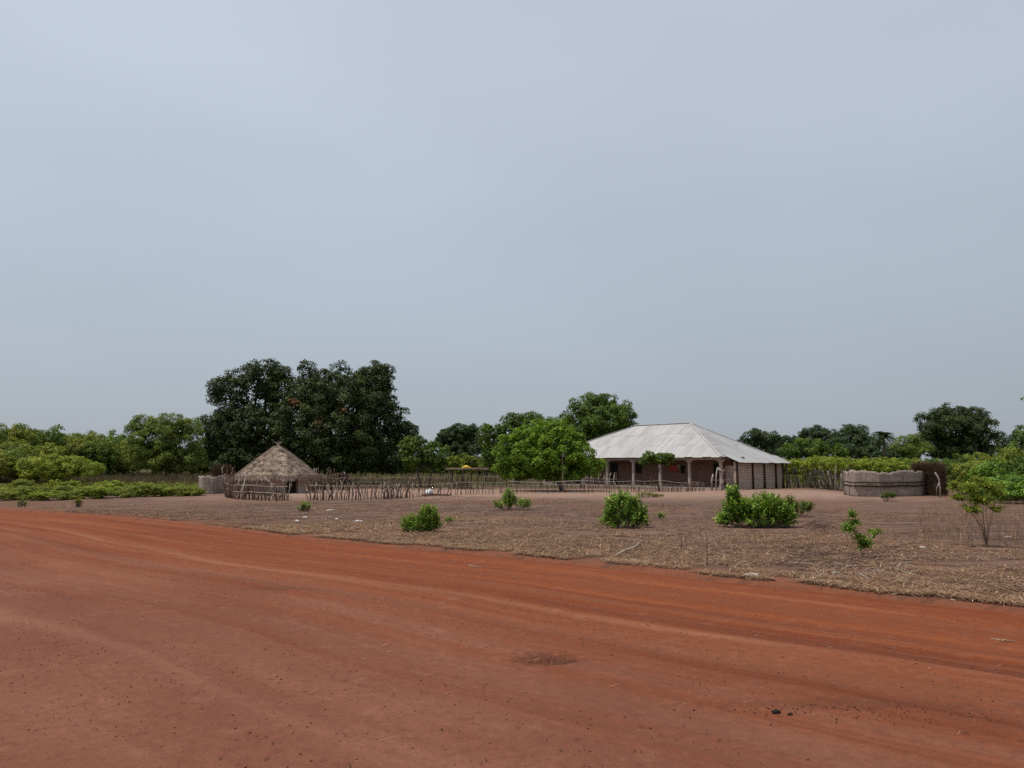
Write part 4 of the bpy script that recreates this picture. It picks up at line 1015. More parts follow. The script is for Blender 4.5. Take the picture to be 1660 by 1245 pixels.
# eave poles
for a in np.linspace(0, 2*math.pi, 13)[:-1]:
    if abs(((a - da + math.pi) % (2*math.pi)) - math.pi) < 1.0: continue
    mb = MB(); mb.tube([(math.cos(a)*2.62, math.sin(a)*2.62, -.05), (math.cos(a+.02)*2.64, math.sin(a+.02)*2.64, ez + .12)], [.035, .028], 6); mb.build('eave_post', M['stick'], hut, True)
mb = MB(); mb.box(-.16, -.05, 0, .16, .05, .02)
o = mb.build('roof_scrap', M['plastic']); tag(o, 'small pale scrap lying on the left slope of the thatched roof', 'scrap')
a_ = math.radians(235); r_ = 1.95; o.location = HC + Vector((math.cos(a_)*r_, math.sin(a_)*r_, cone_z(r_) + .10)); o.rotation_euler = (R(-32), R(-20), R(20))

# ------------------------------------------------------------------ fences
def stick(mb, x, y, z0, h, r, rnd, lean=.12, fork=.15, bend=.06):
    dx, dy = rnd.gauss(0, lean)*h, rnd.gauss(0, lean*.6)*h
    p = [(x, y, z0 - .08), (x + dx*.3 + rnd.gauss(0, bend)*h, y + dy*.3 + rnd.gauss(0, bend)*h*.6, z0 + h*.35), (x + dx*.7 + rnd.gauss(0, bend)*h, y + dy*.7, z0 + h*.7), (x + dx, y + dy, z0 + h)]
    mb.tube(p, [r, r*.92, r*.8, r*.6], 6)
    if rnd.random() < fork:
        q = Vector(p[2]); mb.tube([q, q + Vector((rnd.uniform(-.14, .14), rnd.uniform(-.08, .08), h*.2)), q + Vector((rnd.uniform(-.22, .22), rnd.uniform(-.1, .1), h*.35))], [r*.7, r*.55, r*.35], 5)

def pline(pts, s):
    """point at fraction s of a polyline of Vectors"""
    seg_ = [(pts[i+1] - pts[i]).length for i in range(len(pts)-1)]; T = sum(seg_)*s
    for i, l in enumerate(seg_):
        if T <= l or i == len(seg_)-1: return pts[i].lerp(pts[i+1], min(1, T/l))
        T -= l

def stick_fence(name, label, path, n, h, r, seed, rails, group=None, mats=('stick', 'palestick'), pale=.12, hv=.15, lean=.10, tall=0., tallh=1.5, fork=.15, cat='fence'):
    rnd = random.Random(seed); path = [Vector(p) for p in path]; B = path[0].copy()
    root = empty(name, B, 0, label, cat, group)
    fixed = []
    extra = MB()
    for k in range(n):
        p = pline(path, min(1, max(0, (k + rnd.uniform(-.38, .38))/max(1, n-1)))) - B
        hh = h(k/max(1, n-1)) if callable(h) else h
        hh *= rnd.uniform(1 - hv, 1 + hv)
        if rnd.random() < tall: hh *= rnd.uniform(1.15, tallh)
        mb = extra if k >= 100 else MB()
        stick(mb, p.x, p.y + rnd.uniform(-.04, .04), 0, hh, r*rnd.uniform(.7, 1.45), rnd, lean, fork)
        if k < 100: mb.build('stake', M[mats[1] if rnd.random() < pale else mats[0]], root, True)
    if n > 100: tag(extra.build('stake', M[mats[0]], root, True), kind='stuff')
    for (zf, sag, rr, off) in rails:
        mb = MB(); pts = []
        m_ = max(6, int(n/5))
        for k in range(m_+1):
            q = pline(path, k/m_) - B; z = zf(k/m_) if callable(zf) else zf
            pts.append((q.x, q.y + off + rnd.uniform(-.02, .02), z + sag*math.sin(k*1.1 + seed) + rnd.uniform(-.03, .03)))
        mb.tube(pts, [rr*rnd.uniform(.7, 1.2) for _ in pts], 6); mb.build('rail', M[mats[1]], root, True)
    return root

grp = 'rough stick fences round the compound'
# front fence, from the hut to the right
stick_fence('stick_fence', 'crooked dark stick fence section beside the hut doorway, densest stretch of the front fence', [G(501, 811), G(560, 810.5), G(622, 809.5), G(660, 807)], 66,
            lambda s: .92 - .05*s, .028, 51, [(lambda s: .80 - .02*s, .02, .016, -.05), (lambda s: .42, .02, .012, -.04)], grp, lean=.13, hv=.12, tall=.06, fork=.3)
stick_fence('stick_fence', 'thin open stick fence section around the white sack, middle of the front fence', [G(662, 807), G(700, 804), G(760, 801.5), G(822, 800)], 40,
            lambda s: .78, .024, 52, [(lambda s: .76, .03, .017, -.05), (lambda s: .52, .02, .010, .04)], grp, lean=.08, hv=.15, fork=.2)
stick_fence('stick_fence', 'low stick fence section with two wavy pale rails, before the round tree and veranda', [G(826, 800), G(900, 800), G(970, 799), G(1030, 797.5)], 48,
            lambda s: .64, .022, 53, [(lambda s: .80, .06, .024, -.05), (lambda s: .58, .05, .018, -.05)], grp, lean=.06, hv=.12, fork=.1)
stick_fence('stick_fence', 'short dense stick fence section under the small clipped tree, right end of the front fence', [G(1032, 797.5), G(1070, 797.2), G(1110, 797), G(1142, 796.7)], 50,
            lambda s: .50 + .1*math.sin(s*9), .026, 54, [(lambda s: .84 - .22*s, .05, .016, -.05), (lambda s: .5, .04, .013, -.05)], grp, lean=.14, hv=.2, tall=.10, tallh=1.8, fork=.35)
# rear fence (taller, paler uprights)
stick_fence('stick_fence', 'jumble of tall dark and pale sticks right of the hut, behind the front fence', [G(500, 796), G(530, 795), G(566, 795)], 50,
            lambda s: 1.12, .030, 55, [(.93, .02, .018, -.05)], grp, lean=.16, hv=.2, tall=.25, tallh=1.45, pale=.25, fork=.5)
stick_fence('stick_fence', 'dark rear stick fence crossing behind the open yard, left of the shade shelter', [G(568, 792), G(640, 791), G(726, 790)], 90,
            lambda s: .88, .022, 56, [(.86, .03, .018, -.05), (.55, .02, .012, .03)], grp, lean=.14, hv=.2, tall=.12, fork=.3)
stick_fence('stick_fence', 'dark rear stick fence between the shade shelter and the round tree', [G(784, 790), G(830, 790), G(858, 790)], 34,
            lambda s: .9, .024, 57, [(.9, .04, .018, -.05)], grp, lean=.1, hv=.2, tall=.25, pale=.3, fork=.3)
stick_fence('stick_fence', 'row of tall pale uneven poles in the shade under the round tree', [G(860, 791), G(930, 791.5), G(1000, 792)], 46,
            lambda s: 1.15, .032, 58, [(.8, .03, .018, -.05)], grp, lean=.11, hv=.22, tall=.3, tallh=1.4, pale=.75, fork=.35)
stick_fence('stick_fence', 'few short stakes with one thin rail at the near veranda corner', [G(1154, 795), G(1192, 795)], 8,
            lambda s: .55, .022, 59, [(.82, .01, .012, -.05)], grp, lean=.05, hv=.2)
# brush fence in front of the hut
bf = stick_fence('brush_fence', 'curved brush fence of packed twigs with two pale rails in front of the hut', [G(366, 801), G(366, 806), G(380, 809), G(420, 811), G(467, 812)], 96,
            lambda s: 1.12 - .5*max(0, s - .35), .030, 60, [(lambda s: .83 - .04*s, .01, .022, -.12), (lambda s: .52 - .14*max(0, s - .4)/.6, .01, .020, -.14)], grp, lean=.13, hv=.22, tall=.1, pale=.18, fork=.6)
rb = random.Random(8); mbt = MB(); pth = [G(366, 801), G(366, 806), G(380, 809), G(420, 811), G(467, 812)]
for k in range(420):
    s = rb.random(); p = pline(pth, s) - pth[0]; hh = (1.0 - .45*max(0, s - .3))*rb.uniform(.4, 1.15)
    mbt.tube([(p.x, p.y + rb.uniform(-.1, .1), rb.uniform(-.05, .3)), (p.x + rb.gauss(0, .1), p.y, hh*.6), (p.x + rb.gauss(0, .2), p.y + rb.gauss(0, .05), hh)], [.012, .010, .005], 4)
tag(mbt.build('twigs', M['twig'], bf), kind='stuff')
mb = MB(); q0 = A(428, 774, 43.2) - pth[0]; q1 = A(463, 802, 43.0) - pth[0]; mb.tube([q0, q0.lerp(q1, .5) + Vector((0, 0, .02)), q1], [.030, .026, .02], 6); mb.build('brace', M['palestick'], bf, True)
mb = MB(); q0 = A(398, 774, 44.5) - pth[0]; q1 = A(391, 805, 43.8) - pth[0]; mb.tube([q0, q1], [.025, .03], 6); mb.build('brace', M['palestick'], bf, True)

# mat walls
def mat_wall(root, path, h, mat, name='mat', thick=.03, seed=0, wav=.03, rows=10):
    path = [Vector(p) for p in path]; B = path[0]; r = random.Random(seed); n = 50; mb = MB()
    hs = [h(k/n) + r.uniform(-.05, .07) + .05*math.sin(k*.35 + seed) for k in range(n+1)]
    for j in range(rows+1):
        for k in range(n+1):
            p = pline(path, k/n) - B; nrm = Vector((0, 1, 0))
            mb.v.append((p.x, p.y + wav*math.sin(k*.7 + j*.4 + seed) + .02*math.sin(k*2.3), -.05 + (hs[k] + .05)*j/rows))
    for j in range(rows):
        for k in range(n):
            a = j*(n+1) + k; mb.f.append((a, a+1, a+n+2, a+n+1))
    o = mb.build(name, M[mat], root, True); o.modifiers.new('t', 'SOLIDIFY').thickness = thick
    return o
P = [G(1368, 802), G(1386, 805), G(1430, 805.5), G(1475, 804.5), G(1512, 802)]
mf = empty('mat_fence', P[0], 0, 'long woven mat fence with dark horizontal bands on the right, beside the brush heap', 'fence')
mat_wall(mf, P, lambda s: 1.56 + .03*math.sin(s*9), 'mat', seed=3)
for z, rr in ((.88, .042), (.66, .055)):
    mb = MB(); pts = []
    for k in range(15):
        q = pline(P, k/14) - P[0]; pts.append((q.x, q.y - .08, z + .015*math.sin(k*1.7)))
    mb.tube(pts, rr, 6); mb.build('rail', M['darkpost'], mf, True)
for s, hh, r_ in ((0.0, 1.72, .06), (.03, 1.5, .05), (.145, 1.95, .055), (.84, 1.25, .03), (.97, 1.6, .05)):
    q = pline(P, s) - P[0]; mb = MB(); mb.tube([(q.x, q.y - .12, -.1), (q.x + .03, q.y - .12, hh*.5), (q.x - .02, q.y - .1, hh)], [r_, r_*.9, r_*.75], 7); mb.build('post', M['darkpost'], mf, True)
# brush heap
def brush_heap(name, label, c, rx, ry, h, n, seed, mat='thatchdark', z0=0.):
    rng = np.random.RandomState(seed); a = rng.uniform(0, 6.28, n); q = np.sqrt(rng.uniform(0, 1, n)); z = rng.uniform(0, 1, n)
    base = np.c_[np.cos(a)*q*rx*(1 - .25*z), np.sin(a)*q*ry*(1 - .25*z), z0 + z*h]
    d = unit(np.c_[rng.normal(0, .45, n), rng.normal(0, .4, n), rng.uniform(.3, 1, n)]); L = rng.uniform(.15, .5, n)[:, None]
    tip = base + d*L; sdv = unit(np.cross(d, rng.normal(size=(n, 3))))*rng.uniform(.006, .018, n)[:, None]
    V = np.stack([base - sdv, base + sdv, tip + sdv*.4, tip - sdv*.4], 1).reshape(-1, 3)
    o = link(name, fast_mesh(name, V, np.arange(n*4).reshape(n, 4), np.clip(rng.normal(.45, .25, n), 0, .99)), M[mat], None, c)
    return tag(o, label, 'brush heap')
c = G(1519, 803); c.z = 0
brush_heap('brush_heap', 'tall dark brown heap of dry brush at the right end of the mat fence', c, .62, .5, 1.85, 7500, 3)
c2 = G(1496, 803); c2.z = 0
brush_heap('brush_heap', 'brown brush piled behind the top of the mat fence end', c2 + Vector((.1, .35, 0)), .6, .35, .85, 4200, 4, z0=1.0)
mb = MB(); B = G(1524, 806)
mb.tube([(0, 0, -.1), (.03, 0, .6), (-.02, 0, 1.15), (-.22, 0, 1.5)], [.055, .055, .05, .04], 7); mb.tube([(.0, 0, .9), (-.16, .02, .55), (-.2, .05, .1)], [.04, .035, .03], 6)
tag(mb.build('bent_post', M['palestick'], None, True, B), 'bent pale pole standing in front of the brown brush heap', 'post')
# live fence of gnarled trunks between house and mat fence
rl = random.Random(12)
lf = empty('live_fence', G(1285, 791), 0, 'live hedge of gnarled pale trunks between the house and the mat fence', 'hedge'); B0 = G(1285, 791)
LP = [G(1272, 790), G(1310, 791), G(1340, 793), G(1366, 797)]
for k in range(64):
    mb = MB(); p = pline(LP, k/63) - B0; stick(mb, p.x, p.y + rl.uniform(-.25, .25), 0, rl.uniform(1.1, 1.9), rl.uniform(.025, .07), rl, .14, .6, .08)
    mb.build('stem', M['palebark' if rl.random() < .45 else 'bark'], lf, True)
lob = []
for k in range(14):
    p = pline(LP, k/13) - B0; lob.append((p.x, p.y + rl.uniform(-.2, .6), rl.uniform(1.85, 2.2), .62, .55, .38))
link('foliage', crown_mesh('foliage', lob, .24, .16, 77, lpc=30, dens=.9), M['lime'], lf)
lob = [(l[0] + .2, l[1] - .2, .8 + .5*rl.random(), .5, .3, .4) for l in lob[::2]]
link('foliage', crown_mesh('undergrowth', lob, .2, .14, 78, lpc=18, dens=.4), M['olive'], lf)

# mat enclosure left of the hut
P = [G(321, 799), G(334, 800.5), G(352, 800.5), G(376, 799)]
me_ = empty('mat_enclosure', P[0], 0, 'pale woven mat enclosure wall left of the hut, flaring at its foot', 'fence')
mat_wall(me_, [P[0] + Vector((.28, 0, 0)), P[1], P[2], P[3]], lambda s: 1.14 + .02*s, 'mat', seed=6)
mat_wall(me_, [P[0] + Vector((.28, 0.02, 0)), P[0] + Vector((1.3, 2.6, 0))], lambda s: 1.12, 'mat', 'mat', seed=7)
mb = MB(); mb.tri((.05, -.2, -.02), (.55, -.14, -.02), (.42, -.09, .75)); mb.tri((.05, -.2, -.02), (.42, -.09, .75), (.34, .0, .5)); mb.build('loose_flap', M['mat'], me_).modifiers.new('t', 'SOLIDIFY').thickness = .02
for z in (.62, .5):
    mb = MB(); pts = [(P[0] + Vector((.3, 0, 0))).lerp(P[3], k/8) - P[0] + Vector((0, -.2, z + .015*math.sin(k*2))) for k in range(9)]; mb.tube(pts, .022, 6); mb.build('rail', M['stick'], me_, True)
c = G(351, 797); c.z = 0
brush_heap('brush_heap', 'dark brown thatch bundle showing over the mat enclosure left of the hut', c + Vector((0, .9, 0)), .82, .5, .75, 6000, 9, z0=.95)
for dx in (-.5, .5): pass
mb = MB()
for x in (-.75, .75):
    for y in (.5, 1.3): mb.tube([(x, y, -.05), (x, y, 1.05)], .04, 6)
mb.box(-.9, .4, 1.0, .9, 1.4, 1.06)
tag(mb.build('brush_rack', M['stick'], None, False, c), 'low pole rack holding the thatch bundle behind the mat enclosure', 'rack')

# ------------------------------------------------------------------ shade shelter
B = G(756, 793); B.z = 0
sh = empty('shade_shelter', B, 0, 'flat brush roofed shade shelter on poles behind the fence', 'shelter')
k = B.y/F
for i, (px, dy) in enumerate(((729, 0), (738, 1.6), (748, .1), (757, 0.9), (773, 0), (783, .2), (786, 1.6))):
    x = (px - 756)*k; mb = MB(); r_ = .06 if px in (748, 757) else .04
    mb.tube([(x, dy, -.1), (x + .03, dy, .7), (x + (.12 if px == 748 else 0), dy, 1.55)], [r_, r_*.9, r_*.8], 7); mb.build('post', M['stick'], sh, True)
rs = random.Random(6); mb = MB()
for i in range(16):
    y = -.25 + 2.1*i/15; mb.tube([(-1.55 + rs.uniform(-.15, .15), y, 1.56 + rs.uniform(-.02, .02)), (0, y + rs.uniform(-.05, .05), 1.62), (1.6 + rs.uniform(-.15, .2), y, 1.58)], .025, 5)
for i in range(150):
    x = rs.uniform(-1.5, 1.5); y = rs.uniform(-.3, 1.8); a = rs.gauss(0, .35); l = rs.uniform(.2, .5); z = 1.63 + rs.uniform(0, .07)
    mb.tube([(x - math.cos(a)*l, y - math.sin(a)*l, z), (x + math.cos(a)*l, y + math.sin(a)*l, z + rs.uniform(-.05, .05))], rs.uniform(.01, .022), 4)
mb.build('roof', M['twig'], sh)
def blob(name, label, cat, loc, sx_, sy_, sz_, mat, seed, rough=.25, parent=None, seg=(14, 9)):
    rng_ = random.Random(seed); mb = MB(); nu, nv = seg
    ph = [rng_.uniform(0, 6.28) for _ in range(6)]
    for j in range(nv+1):
        th_ = math.pi*j/nv
        for i in range(nu):
            a = 2*math.pi*i/nu
            d = 1 + rough*(.5*math.sin(2*a + ph[0]) * math.sin(th_*2 + ph[1]) + .35*math.sin(4*a + ph[2] + th_*3) + .2*math.sin(7*a + ph[3])*math.sin(th_*5 + ph[4]))
            mb.v.append((math.cos(a)*math.sin(th_)*sx_*d, math.sin(a)*math.sin(th_)*sy_*d, max(-.02, (math.cos(th_)*sz_*d) + sz_*.5)))
    for j in range(nv):
        for i in range(nu):
            a = j*nu + i; b = j*nu + (i+1) % nu; mb.f.append((a, a + nu, b + nu, b))
    o = mb.build(name, M[mat], parent, True, loc)
    return tag(o, label, cat) if label else o
blob('yellow_cloth', 'bundled yellow cloth lying on the roof of the shade shelter', 'cloth', B + Vector((-.05, .5, 1.66)), .36, .25, .17, 'cloth', 3, .4)
# low platform bench beneath
pb = empty('pole_bench', B + Vector((-.35, .2, 0)), 0, 'low dark pole bench under the left half of the shade shelter', 'bench')
mb = MB()
for i in range(12): mb.tube([(-.8, .08*i, .55), (.8, .08*i, .56)], .035, 5)
mb.build('seat', M['stick'], pb)
for x in (-.7, .7):
    for y in (0, .88): mb = MB(); mb.tube([(x, y, -.05), (x, y, .52)], .04, 6); mb.build('leg', M['stick'], pb, True)
mb = MB()
for i in range(40): mb.tube([(-.75 + 1.5*i/39, .02, .05), (-.75 + 1.5*i/39 + .01, .02, .53)], .014, 4)
mb.build('slats', M['stick'], pb)
# white sack at the fence, small mound
o = blob('white_sack', 'crumpled white sack lying at the open stick fence', 'sack', G(696, 801), .30, .18, .20, 'plastic', 7, .5)
# logs near the fence end of the mid section
mb = MB(); mb.tube([(-.9, 0, .07), (0, .03, .09), (.9, -.02, .06)], [.06, .07, .05], 7)
tag(mb.build('log', M['stick'], None, True, G(706, 804)), 'dark log on the ground beside the white sack', 'log')
# clutter at the veranda corner: forked posts and slanting slab
fp = empty('forked_posts', G(1161, 794.5), 0, 'pair of pale forked posts propping a slanting slab at the veranda corner', 'post')
for x, hh in ((-.35, 1.25), (.0, 1.75), (.45, .75)):
    mb = MB(); mb.tube([(x, 0, -.1), (x + .02, 0, hh*.6), (x + .14, 0, hh)], [.075, .065, .055], 7); mb.build('post', M['palestick'], fp, True)
mb = MB(); mb.tube([(.12, .02, 1.70), (.45, .0, 1.5), (.62, .0, 1.22)], [.10, .11, .06], 7); mb.tube([(.5, 0, 1.35), (.72, 0, 1.62)], [.05, .035], 6); mb.build('crosspiece', M['palestick'], fp, True)
# tall thin pole in the round tree
mb = MB(); mb.tube([(0, 0, -.1), (.02, 0, 1.6), (0, 0, 3.05)], [.05, .045, .04], 7)
tag(mb.build('pole', M['palestick'], None, True, G(912, 797)), 'slim upright pole in front of the round tree', 'pole')

# ------------------------------------------------------------------ ground litter
rng = np.random.RandomState(91)
def litter(name, label, pts, mat, seed, Lr, Wr, lift=.03, tilt=.12, tintm=.5):
    r_ = np.random.RandomState(seed); n = len(pts)
    az = r_.uniform(0, np.pi, n)*.9 + .2*np.pi*0; L = r_.uniform(*Lr, n)[:, None]; W = r_.uniform(*Wr, n)[:, None]
    d = np.c_[np.cos(az), np.sin(az), r_.normal(0, tilt, n)]; s_ = np.c_[-np.sin(az), np.cos(az), np.zeros(n)]
    c = np.asarray(pts) + np.c_[np.zeros((n, 2)), r_.uniform(.004, lift, n)]
    bend = np.c_[-np.sin(az), np.cos(az), r_.uniform(0, .4, n)]*(L*r_.normal(0, .12, (n, 1)))
    up = np.array([0, 0, 1.0])*W*.6
    V = np.stack([c - d*L*.5 - s_*W*.5, c - d*L*.5 + s_*W*.5, c + bend + s_*W*.5 + up, c + bend - s_*W*.5 + up,
                  c + d*L*.5 + s_*W*.3, c + d*L*.5 - s_*W*.3], 1).reshape(-1, 3)
    i = np.arange(n)*6
    Fc = np.stack([np.stack([i, i+3, i+2, i+1], 1), np.stack([i+3, i+5, i+4, i+2], 1)], 1).reshape(-1, 4)
    ti = np.repeat(np.clip(r_.normal(tintm, .25, n), 0, .99), 2)
    o = link(name, fast_mesh(name, V, Fc, ti), M[mat]); return tag(o, label, 'litter', kind='stuff')
def st_points(n, s0, s1, t0, t1, pw=1.0, thr=None, seed=0):
    r_ = np.random.RandomState(seed); s = r_.uniform(s0, s1, n); t = t0 + (t1 - t0)*r_.uniform(0, 1, n)**pw
    x, y = to_xy(s, t)
    if thr is not None:
        k = wob(x, y, .8, 31)*.5 + wob(x, y, 2.6, 32)*.5 > thr; x, y, t, s = x[k], y[k], t[k], s[k]
    lip_ = .045*np.exp(-((t + .25)/.35)**2)*np.clip((.35 + .5*wob(x, y, 1.2, 8))*np.clip((20 - s)/25, 0, 1), 0, 1)
    return np.c_[x, y, field_h(x, y) + lip_]
litter('straw_litter', 'dry straw and stubble scattered thickly along the road verge', st_points(70000, -12, 16, -.12, -9.5, 1.7, -.28, 1), 'straw', 1, (.06, .34), (.004, .013), .06, tintm=.62)
litter('straw_litter', 'dry straw thinly spread over the open field', st_points(20000, -14, 34, -3, -24, 1.2, .12, 2), 'straw', 2, (.08, .35), (.008, .02), .04)
litter('straw_litter', 'straw scraps along the far part of the verge', st_points(9000, 13, 34, -.1, -5, 1.4, 0., 3), 'straw', 3, (.08, .3), (.008, .018), .04)
M['darkdebris'] = leafmat('dark_debris', (.032, .018, .012), (.15, .082, .052), None, .02, .9)
litter('twig_litter', 'dark broken twigs and dead leaves over the field', st_points(52000, -13, 30, -.1, -23, 1.15, -.12, 4), 'darkdebris', 4, (.06, .36), (.006, .018), .04)
tag(scatter_tufts('stubble', st_points(1500, -12, 8, -.3, -8, 1.2, -.1, 6), 'straw', 9, 5, .10, .006, 1.0), 'short dry stubble standing on the verge', 'grass')
tag(scatter_tufts('stubble', region(900, 1480, 1700, 815, 885), 'straw', 10, 3, .30, .006, .8), 'taller reddish dry stalks by the young shrub at the right', 'grass')
# clods and gravel on the road + field
def pebbles(name, label, pts, mat, seed, r0, r1):
    r_ = np.random.RandomState(seed); n = len(pts)
    oc = np.array([[1, 0, 0], [0, 1, 0], [-1, 0, 0], [0, -1, 0], [0, 0, 1], [0, 0, -.6]], float)
    fc = np.array([[0, 1, 4], [1, 2, 4], [2, 3, 4], [3, 0, 4], [1, 0, 5], [2, 1, 5], [3, 2, 5], [0, 3, 5]])
    sz = (r0 + (r1 - r0)*r_.uniform(0, 1, n)**4)[:, None, None]
    V = oc[None]*sz*r_.uniform(.6, 1.3, (n, 6, 1))*np.array([1, 1, .7]); az = r_.uniform(0, 6.28, n); ca, sa = np.cos(az)[:, None], np.sin(az)[:, None]
    V = np.stack([V[..., 0]*ca - V[..., 1]*sa, V[..., 0]*sa + V[..., 1]*ca, V[..., 2]], -1) + np.asarray(pts)[:, None]
    Fc = (fc[None] + (np.arange(n)*6)[:, None, None]).reshape(-1, 3)
    o = link(name, fast_mesh(name, V.reshape(-1, 3), Fc), M[mat]); return tag(o, label, 'gravel', kind='stuff')
def road_pts(n, s0, s1, t0, t1, seed, thr=None):
    r_ = np.random.RandomState(seed); s = r_.uniform(s0, s1, n); t = r_.uniform(t0, t1, n)
    if thr is not None:
        k = wob(s*.5, t, 1.5, 41) > thr; s, t = s[k], t[k]
    x, y = to_xy(s, t); return np.c_[x, y, road_h(s, t) + .004]
M['redclod'] = plainmat('red_clods', (.055, .022, .014), (.15, .055, .034), 20)
M['redpeb'] = plainmat('laterite_gravel', (.12, .045, .028), (.26, .095, .055), 20)
pebbles('road_gravel', 'small laterite gravel over the road surface', road_pts(16000, -8, 18, .2, 11, 5, -.2), 'redpeb', 5, .003, .013)
pebbles('road_clods', 'dark crumbs of earth dotted on the road', road_pts(900, -7, 12, .4, 10.5, 6, .25), 'redclod', 6, .004, .013)
c = G(1400, 1150); rr_ = np.random.RandomState(8); pts = np.c_[c.x + rr_.normal(0, .62, 300), c.y - .05 + rr_.normal(0, .17, 300)]
s, t2 = to_st(pts[:, 0], pts[:, 1]); pebbles('road_clods', 'patch of loose dark crumbs near the lower right corner of the road', np.c_[pts, road_h(s, t2) + .005], 'redclod', 7, .004, .013)
c = G(893, 1070); pts = np.c_[c.x + rr_.normal(0, .17, 320), c.y + rr_.normal(0, .12, 320)]
s, t2 = to_st(pts[:, 0], pts[:, 1]); pebbles('road_clods', 'broken dark crumbs around the small pothole in mid road', np.c_[pts, road_h(s, t2) - .012], 'redclod', 8, .004, .011)
pebbles('field_gravel', 'small earth lumps over the field', st_points(9000, -13, 30, -.1, -22, 1.3, -.2, 9), 'clod', 9, .008, .04)

def on_road(px, py):
    p = G(px, py, -.01); s, t = to_st(np.array([p.x]), np.array([p.y])); p.z = float(road_h(s, t)[0]); return p
def on_field(px, py):
    p = G(px, py); p.z = field_h(p.x, p.y); return p
blob('dark_lump', 'larger of two black lumps of dung on the road, lower right', 'lump', on_road(1258, 1156), .030, .022, .018, 'dung', 1, .6)
blob('dark_lump', 'smaller of two black lumps of dung on the road, lower right', 'lump', on_road(1281, 1159), .024, .014, .010, 'dung', 2, .6)
for i, (px, py, s, lab) in enumerate(((1218, 935.5, .13, 'flat pale stone on the verge at the road edge, right of centre'), (1355, 929, .07, 'small pale stone in the straw below the sapling'),
                                   (1495, 889, .09, 'small pale stone in the straw between sapling and young shrub'), (1634, 871, .09, 'small pale stone near the foot of the young shrub'),
                                   (1545, 974, .05, 'tiny white stone on the road edge at the right'))):
    blob('stone', lab, 'stone', on_field(px, py), s, s*.6, s*.3, 'stone', 10 + i, .4)
for i, (px, py, s, lab) in enumerate(((536, 828, .28, 'pale plastic scrap right of the leafy seedling'), (580, 845, .22, 'white plastic scrap between the seedling and the bush nearest the road'),
                                   (481, 844, .12, 'left one of two white scraps just below the leafy seedling'), (494, 839, .13, 'right one of two white scraps just below the leafy seedling'),
                                   (546, 842, .15, 'thin pale scrap between the two larger plastic scraps'))):
    blob('plastic_scrap', lab, 'litter', on_field(px, py), s*.62, s*.4, .03, 'stone' if i in (0, 4) else 'plastic', 20 + i, .8)
def twig(name, label, pts, r, mat='twig', cat='twig', sub=()):
    mb = MB(); B = Vector(pts[0]); mb.tube([Vector(p) - B for p in pts], [r, *([r*.85]*(len(pts)-2)), r*.5], 6)
    for s_ in sub: mb.tube([Vector(p) - B for p in s_], [r*.6] + [r*.3]*(len(s_)-1), 5)
    return tag(mb.build(name, M[mat], None, True, B), label, cat)
def fz(px, py, z): 
    p = on_field(px, py); p.z += z; return p
twig('branch', 'pale dead branch lying on the verge below the bright bush', [fz(996, 903, .03), fz(1015, 895, .06), fz(1030, 889, .05), fz(1041, 882, .12)], .022, 'palestick', 'branch')
twig('branch', 'thin dark stick lying in the straw right of centre', [fz(1150, 909, .02), fz(1195, 913, .03), fz(1240, 916.5, .02)], .014, 'stick', 'branch')
twig('branch', 'thin dark branch lying in front of the widest bush', [fz(1250, 881, .03), fz(1275, 879.5, .05), fz(1302, 877.5, .04)], .016, 'twig', 'branch')
mbp = None
bp = empty('branch_pile', on_field(1385, 905), 0, 'low tangle of dead branches around the sapling', 'branch pile'); rp = random.Random(31)
Bp = on_field(1385, 905); mb = MB()
for i in range(70):
    p = on_field(rp.uniform(1275, 1480), rp.uniform(885, 925)) - Bp; a = rp.gauss(0.1, .5); l = rp.uniform(.25, .8)
    mb.tube([(p.x - l*.5*math.cos(a), p.y - l*.5*math.sin(a), .02), (p.x, p.y + rp.uniform(-.06, .06), rp.uniform(.03, .14)), (p.x + l*.5*math.cos(a), p.y + l*.5*math.sin(a), rp.uniform(.01, .12))], [.012*rp.uniform(.6, 1.3), .009, .004], 4)
tag(mb.build('dark_branches', M['stick'], bp), kind='stuff'); mb = MB()
for i in range(40):
    p = on_field(rp.uniform(1300, 1480), rp.uniform(900, 940)) - Bp; a = rp.uniform(0, 3.1); l = rp.uniform(.15, .5)
    mb.tube([(p.x - l*.5*math.cos(a), p.y - l*.5*math.sin(a), .02), (p.x, p.y + rp.uniform(-.06, .06), rp.uniform(.03, .10)), (p.x + l*.5*math.cos(a), p.y + l*.5*math.sin(a), rp.uniform(.01, .10))], [.009, .007, .003], 4)
tag(mb.build('pale_branches', M['palestick'], bp), kind='stuff')
bp2 = empty('branch_pile', on_field(1345, 864), 0, 'small heap of dark dead sticks right of the widest bush', 'branch pile'); Bq = on_field(1345, 864); mb = MB()
for i in range(30):
    p = on_field(rp.uniform(1312, 1350), rp.uniform(850, 862)) - Bq; a = rp.gauss(0, .5); l = rp.uniform(.2, .6)
    mb.tube([(p.x - l*.5*math.cos(a), p.y - l*.5*math.sin(a), .02), (p.x, p.y, rp.uniform(.05, .16)), (p.x + l*.5*math.cos(a), p.y + l*.5*math.sin(a), .03)], [.016, .012, .005], 4)
mb.build('sticks', M['stick'], bp2)
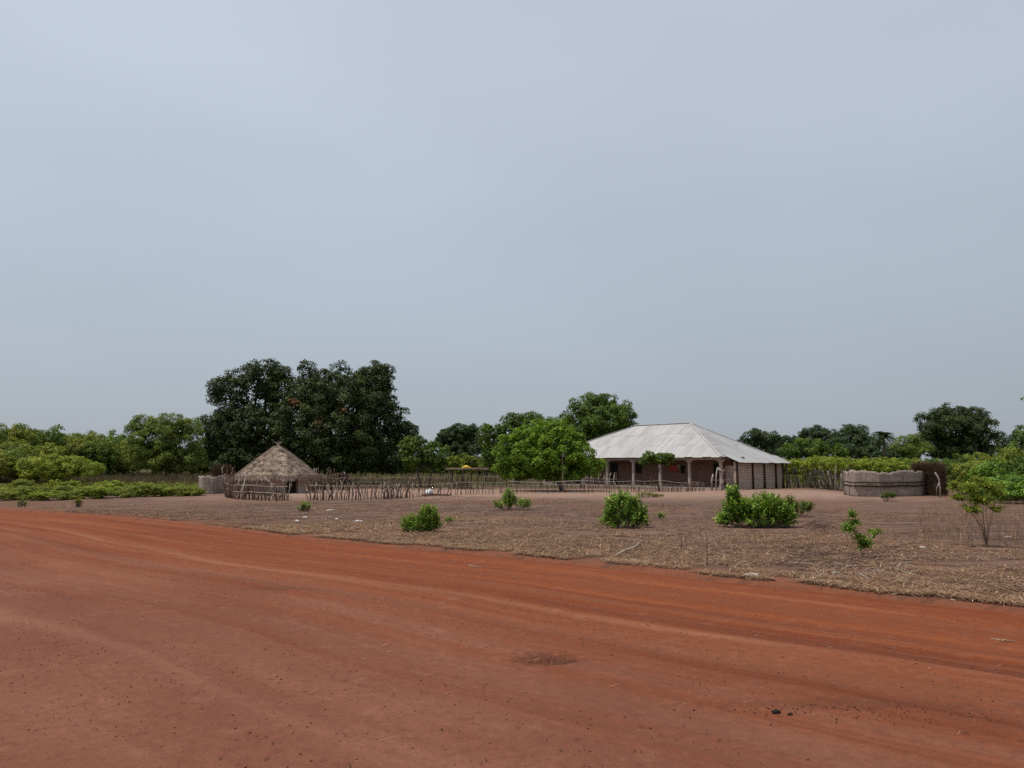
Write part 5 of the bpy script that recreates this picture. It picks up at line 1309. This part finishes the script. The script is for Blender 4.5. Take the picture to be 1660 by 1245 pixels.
# dry standing stems
for i, (px, py, top, lab) in enumerate(((896, 862, 825, 'single dry stem standing in the field left of the bright bush'), (990, 897, 862, 'dry stem standing on the verge below the bright bush'),
                                   (1104, 895, 848, 'dry stem standing between the bright bush and the widest bush'), (1146, 918, 845, 'tallest dry stem, standing just left of the widest bush'),
                                   (1135, 872, 845, 'short dry stem beside the tallest dry stem'), (1560, 815, 800, 'short dry stem before the brush heap'), (1621, 876, 812, 'pale dry stem right of the young shrub'), (1576, 890, 845, 'thin dark stem left of the foot of the young shrub'))):
    B = on_field(px, py); h = (py - top)*B.y/F
    mb = MB(); mb.tube([(0, 0, -.03), (.02, 0, h*.5), (-.015, 0, h)], [.009, .007, .003], 5)
    for q in (.45, .7): mb.tube([(.01, 0, h*q), (.12*(-1)**i, .03, h*q + .05)], [.004, .002], 4)
    tag(mb.build('dry_stem', M['palestick' if 'pale' in lab else 'twig'], None, True, B), lab, 'stem')
# short dark marks of dung and leaf scraps trodden into the road
litter('road_scraps', 'small dark leaf scraps and fibres scattered on the road', road_pts(2600, -7, 14, .5, 11, 15, 0.0), 'darkdebris', 15, (.015, .07), (.003, .009), .006, .03, .3)
litter('road_scraps', 'few pale straws scattered on the road', road_pts(260, -7, 14, .3, 9, 16), 'straw', 16, (.03, .14), (.002, .005), .008, .03, .7)
# straws on the road
p0, p1 = on_road(760, 915), on_road(785, 919); p2 = on_road(770, 918)
twig('straw', 'thin pale straw lying on the orange road in mid photo', [p0 + Vector((0, 0, .01)), p2 + Vector((0, 0, .012)), p1 + Vector((0, 0, .01))], .010, 'palestick', 'straw')
p0, p1 = on_road(1608, 1033), on_road(1644, 1036)
rr_ = np.random.RandomState(3); q = rr_.uniform(0, 1, 60)[:, None]
pp = np.array(p0)*(1-q) + np.array(p1)*q + np.c_[rr_.normal(0, .02, (60, 2)), np.zeros(60)]
litter('straw_wisp', 'small golden wisp of straw on the road at the right edge', pp, 'straw', 12, (.05, .14), (.003, .006), .01, .05, .8)
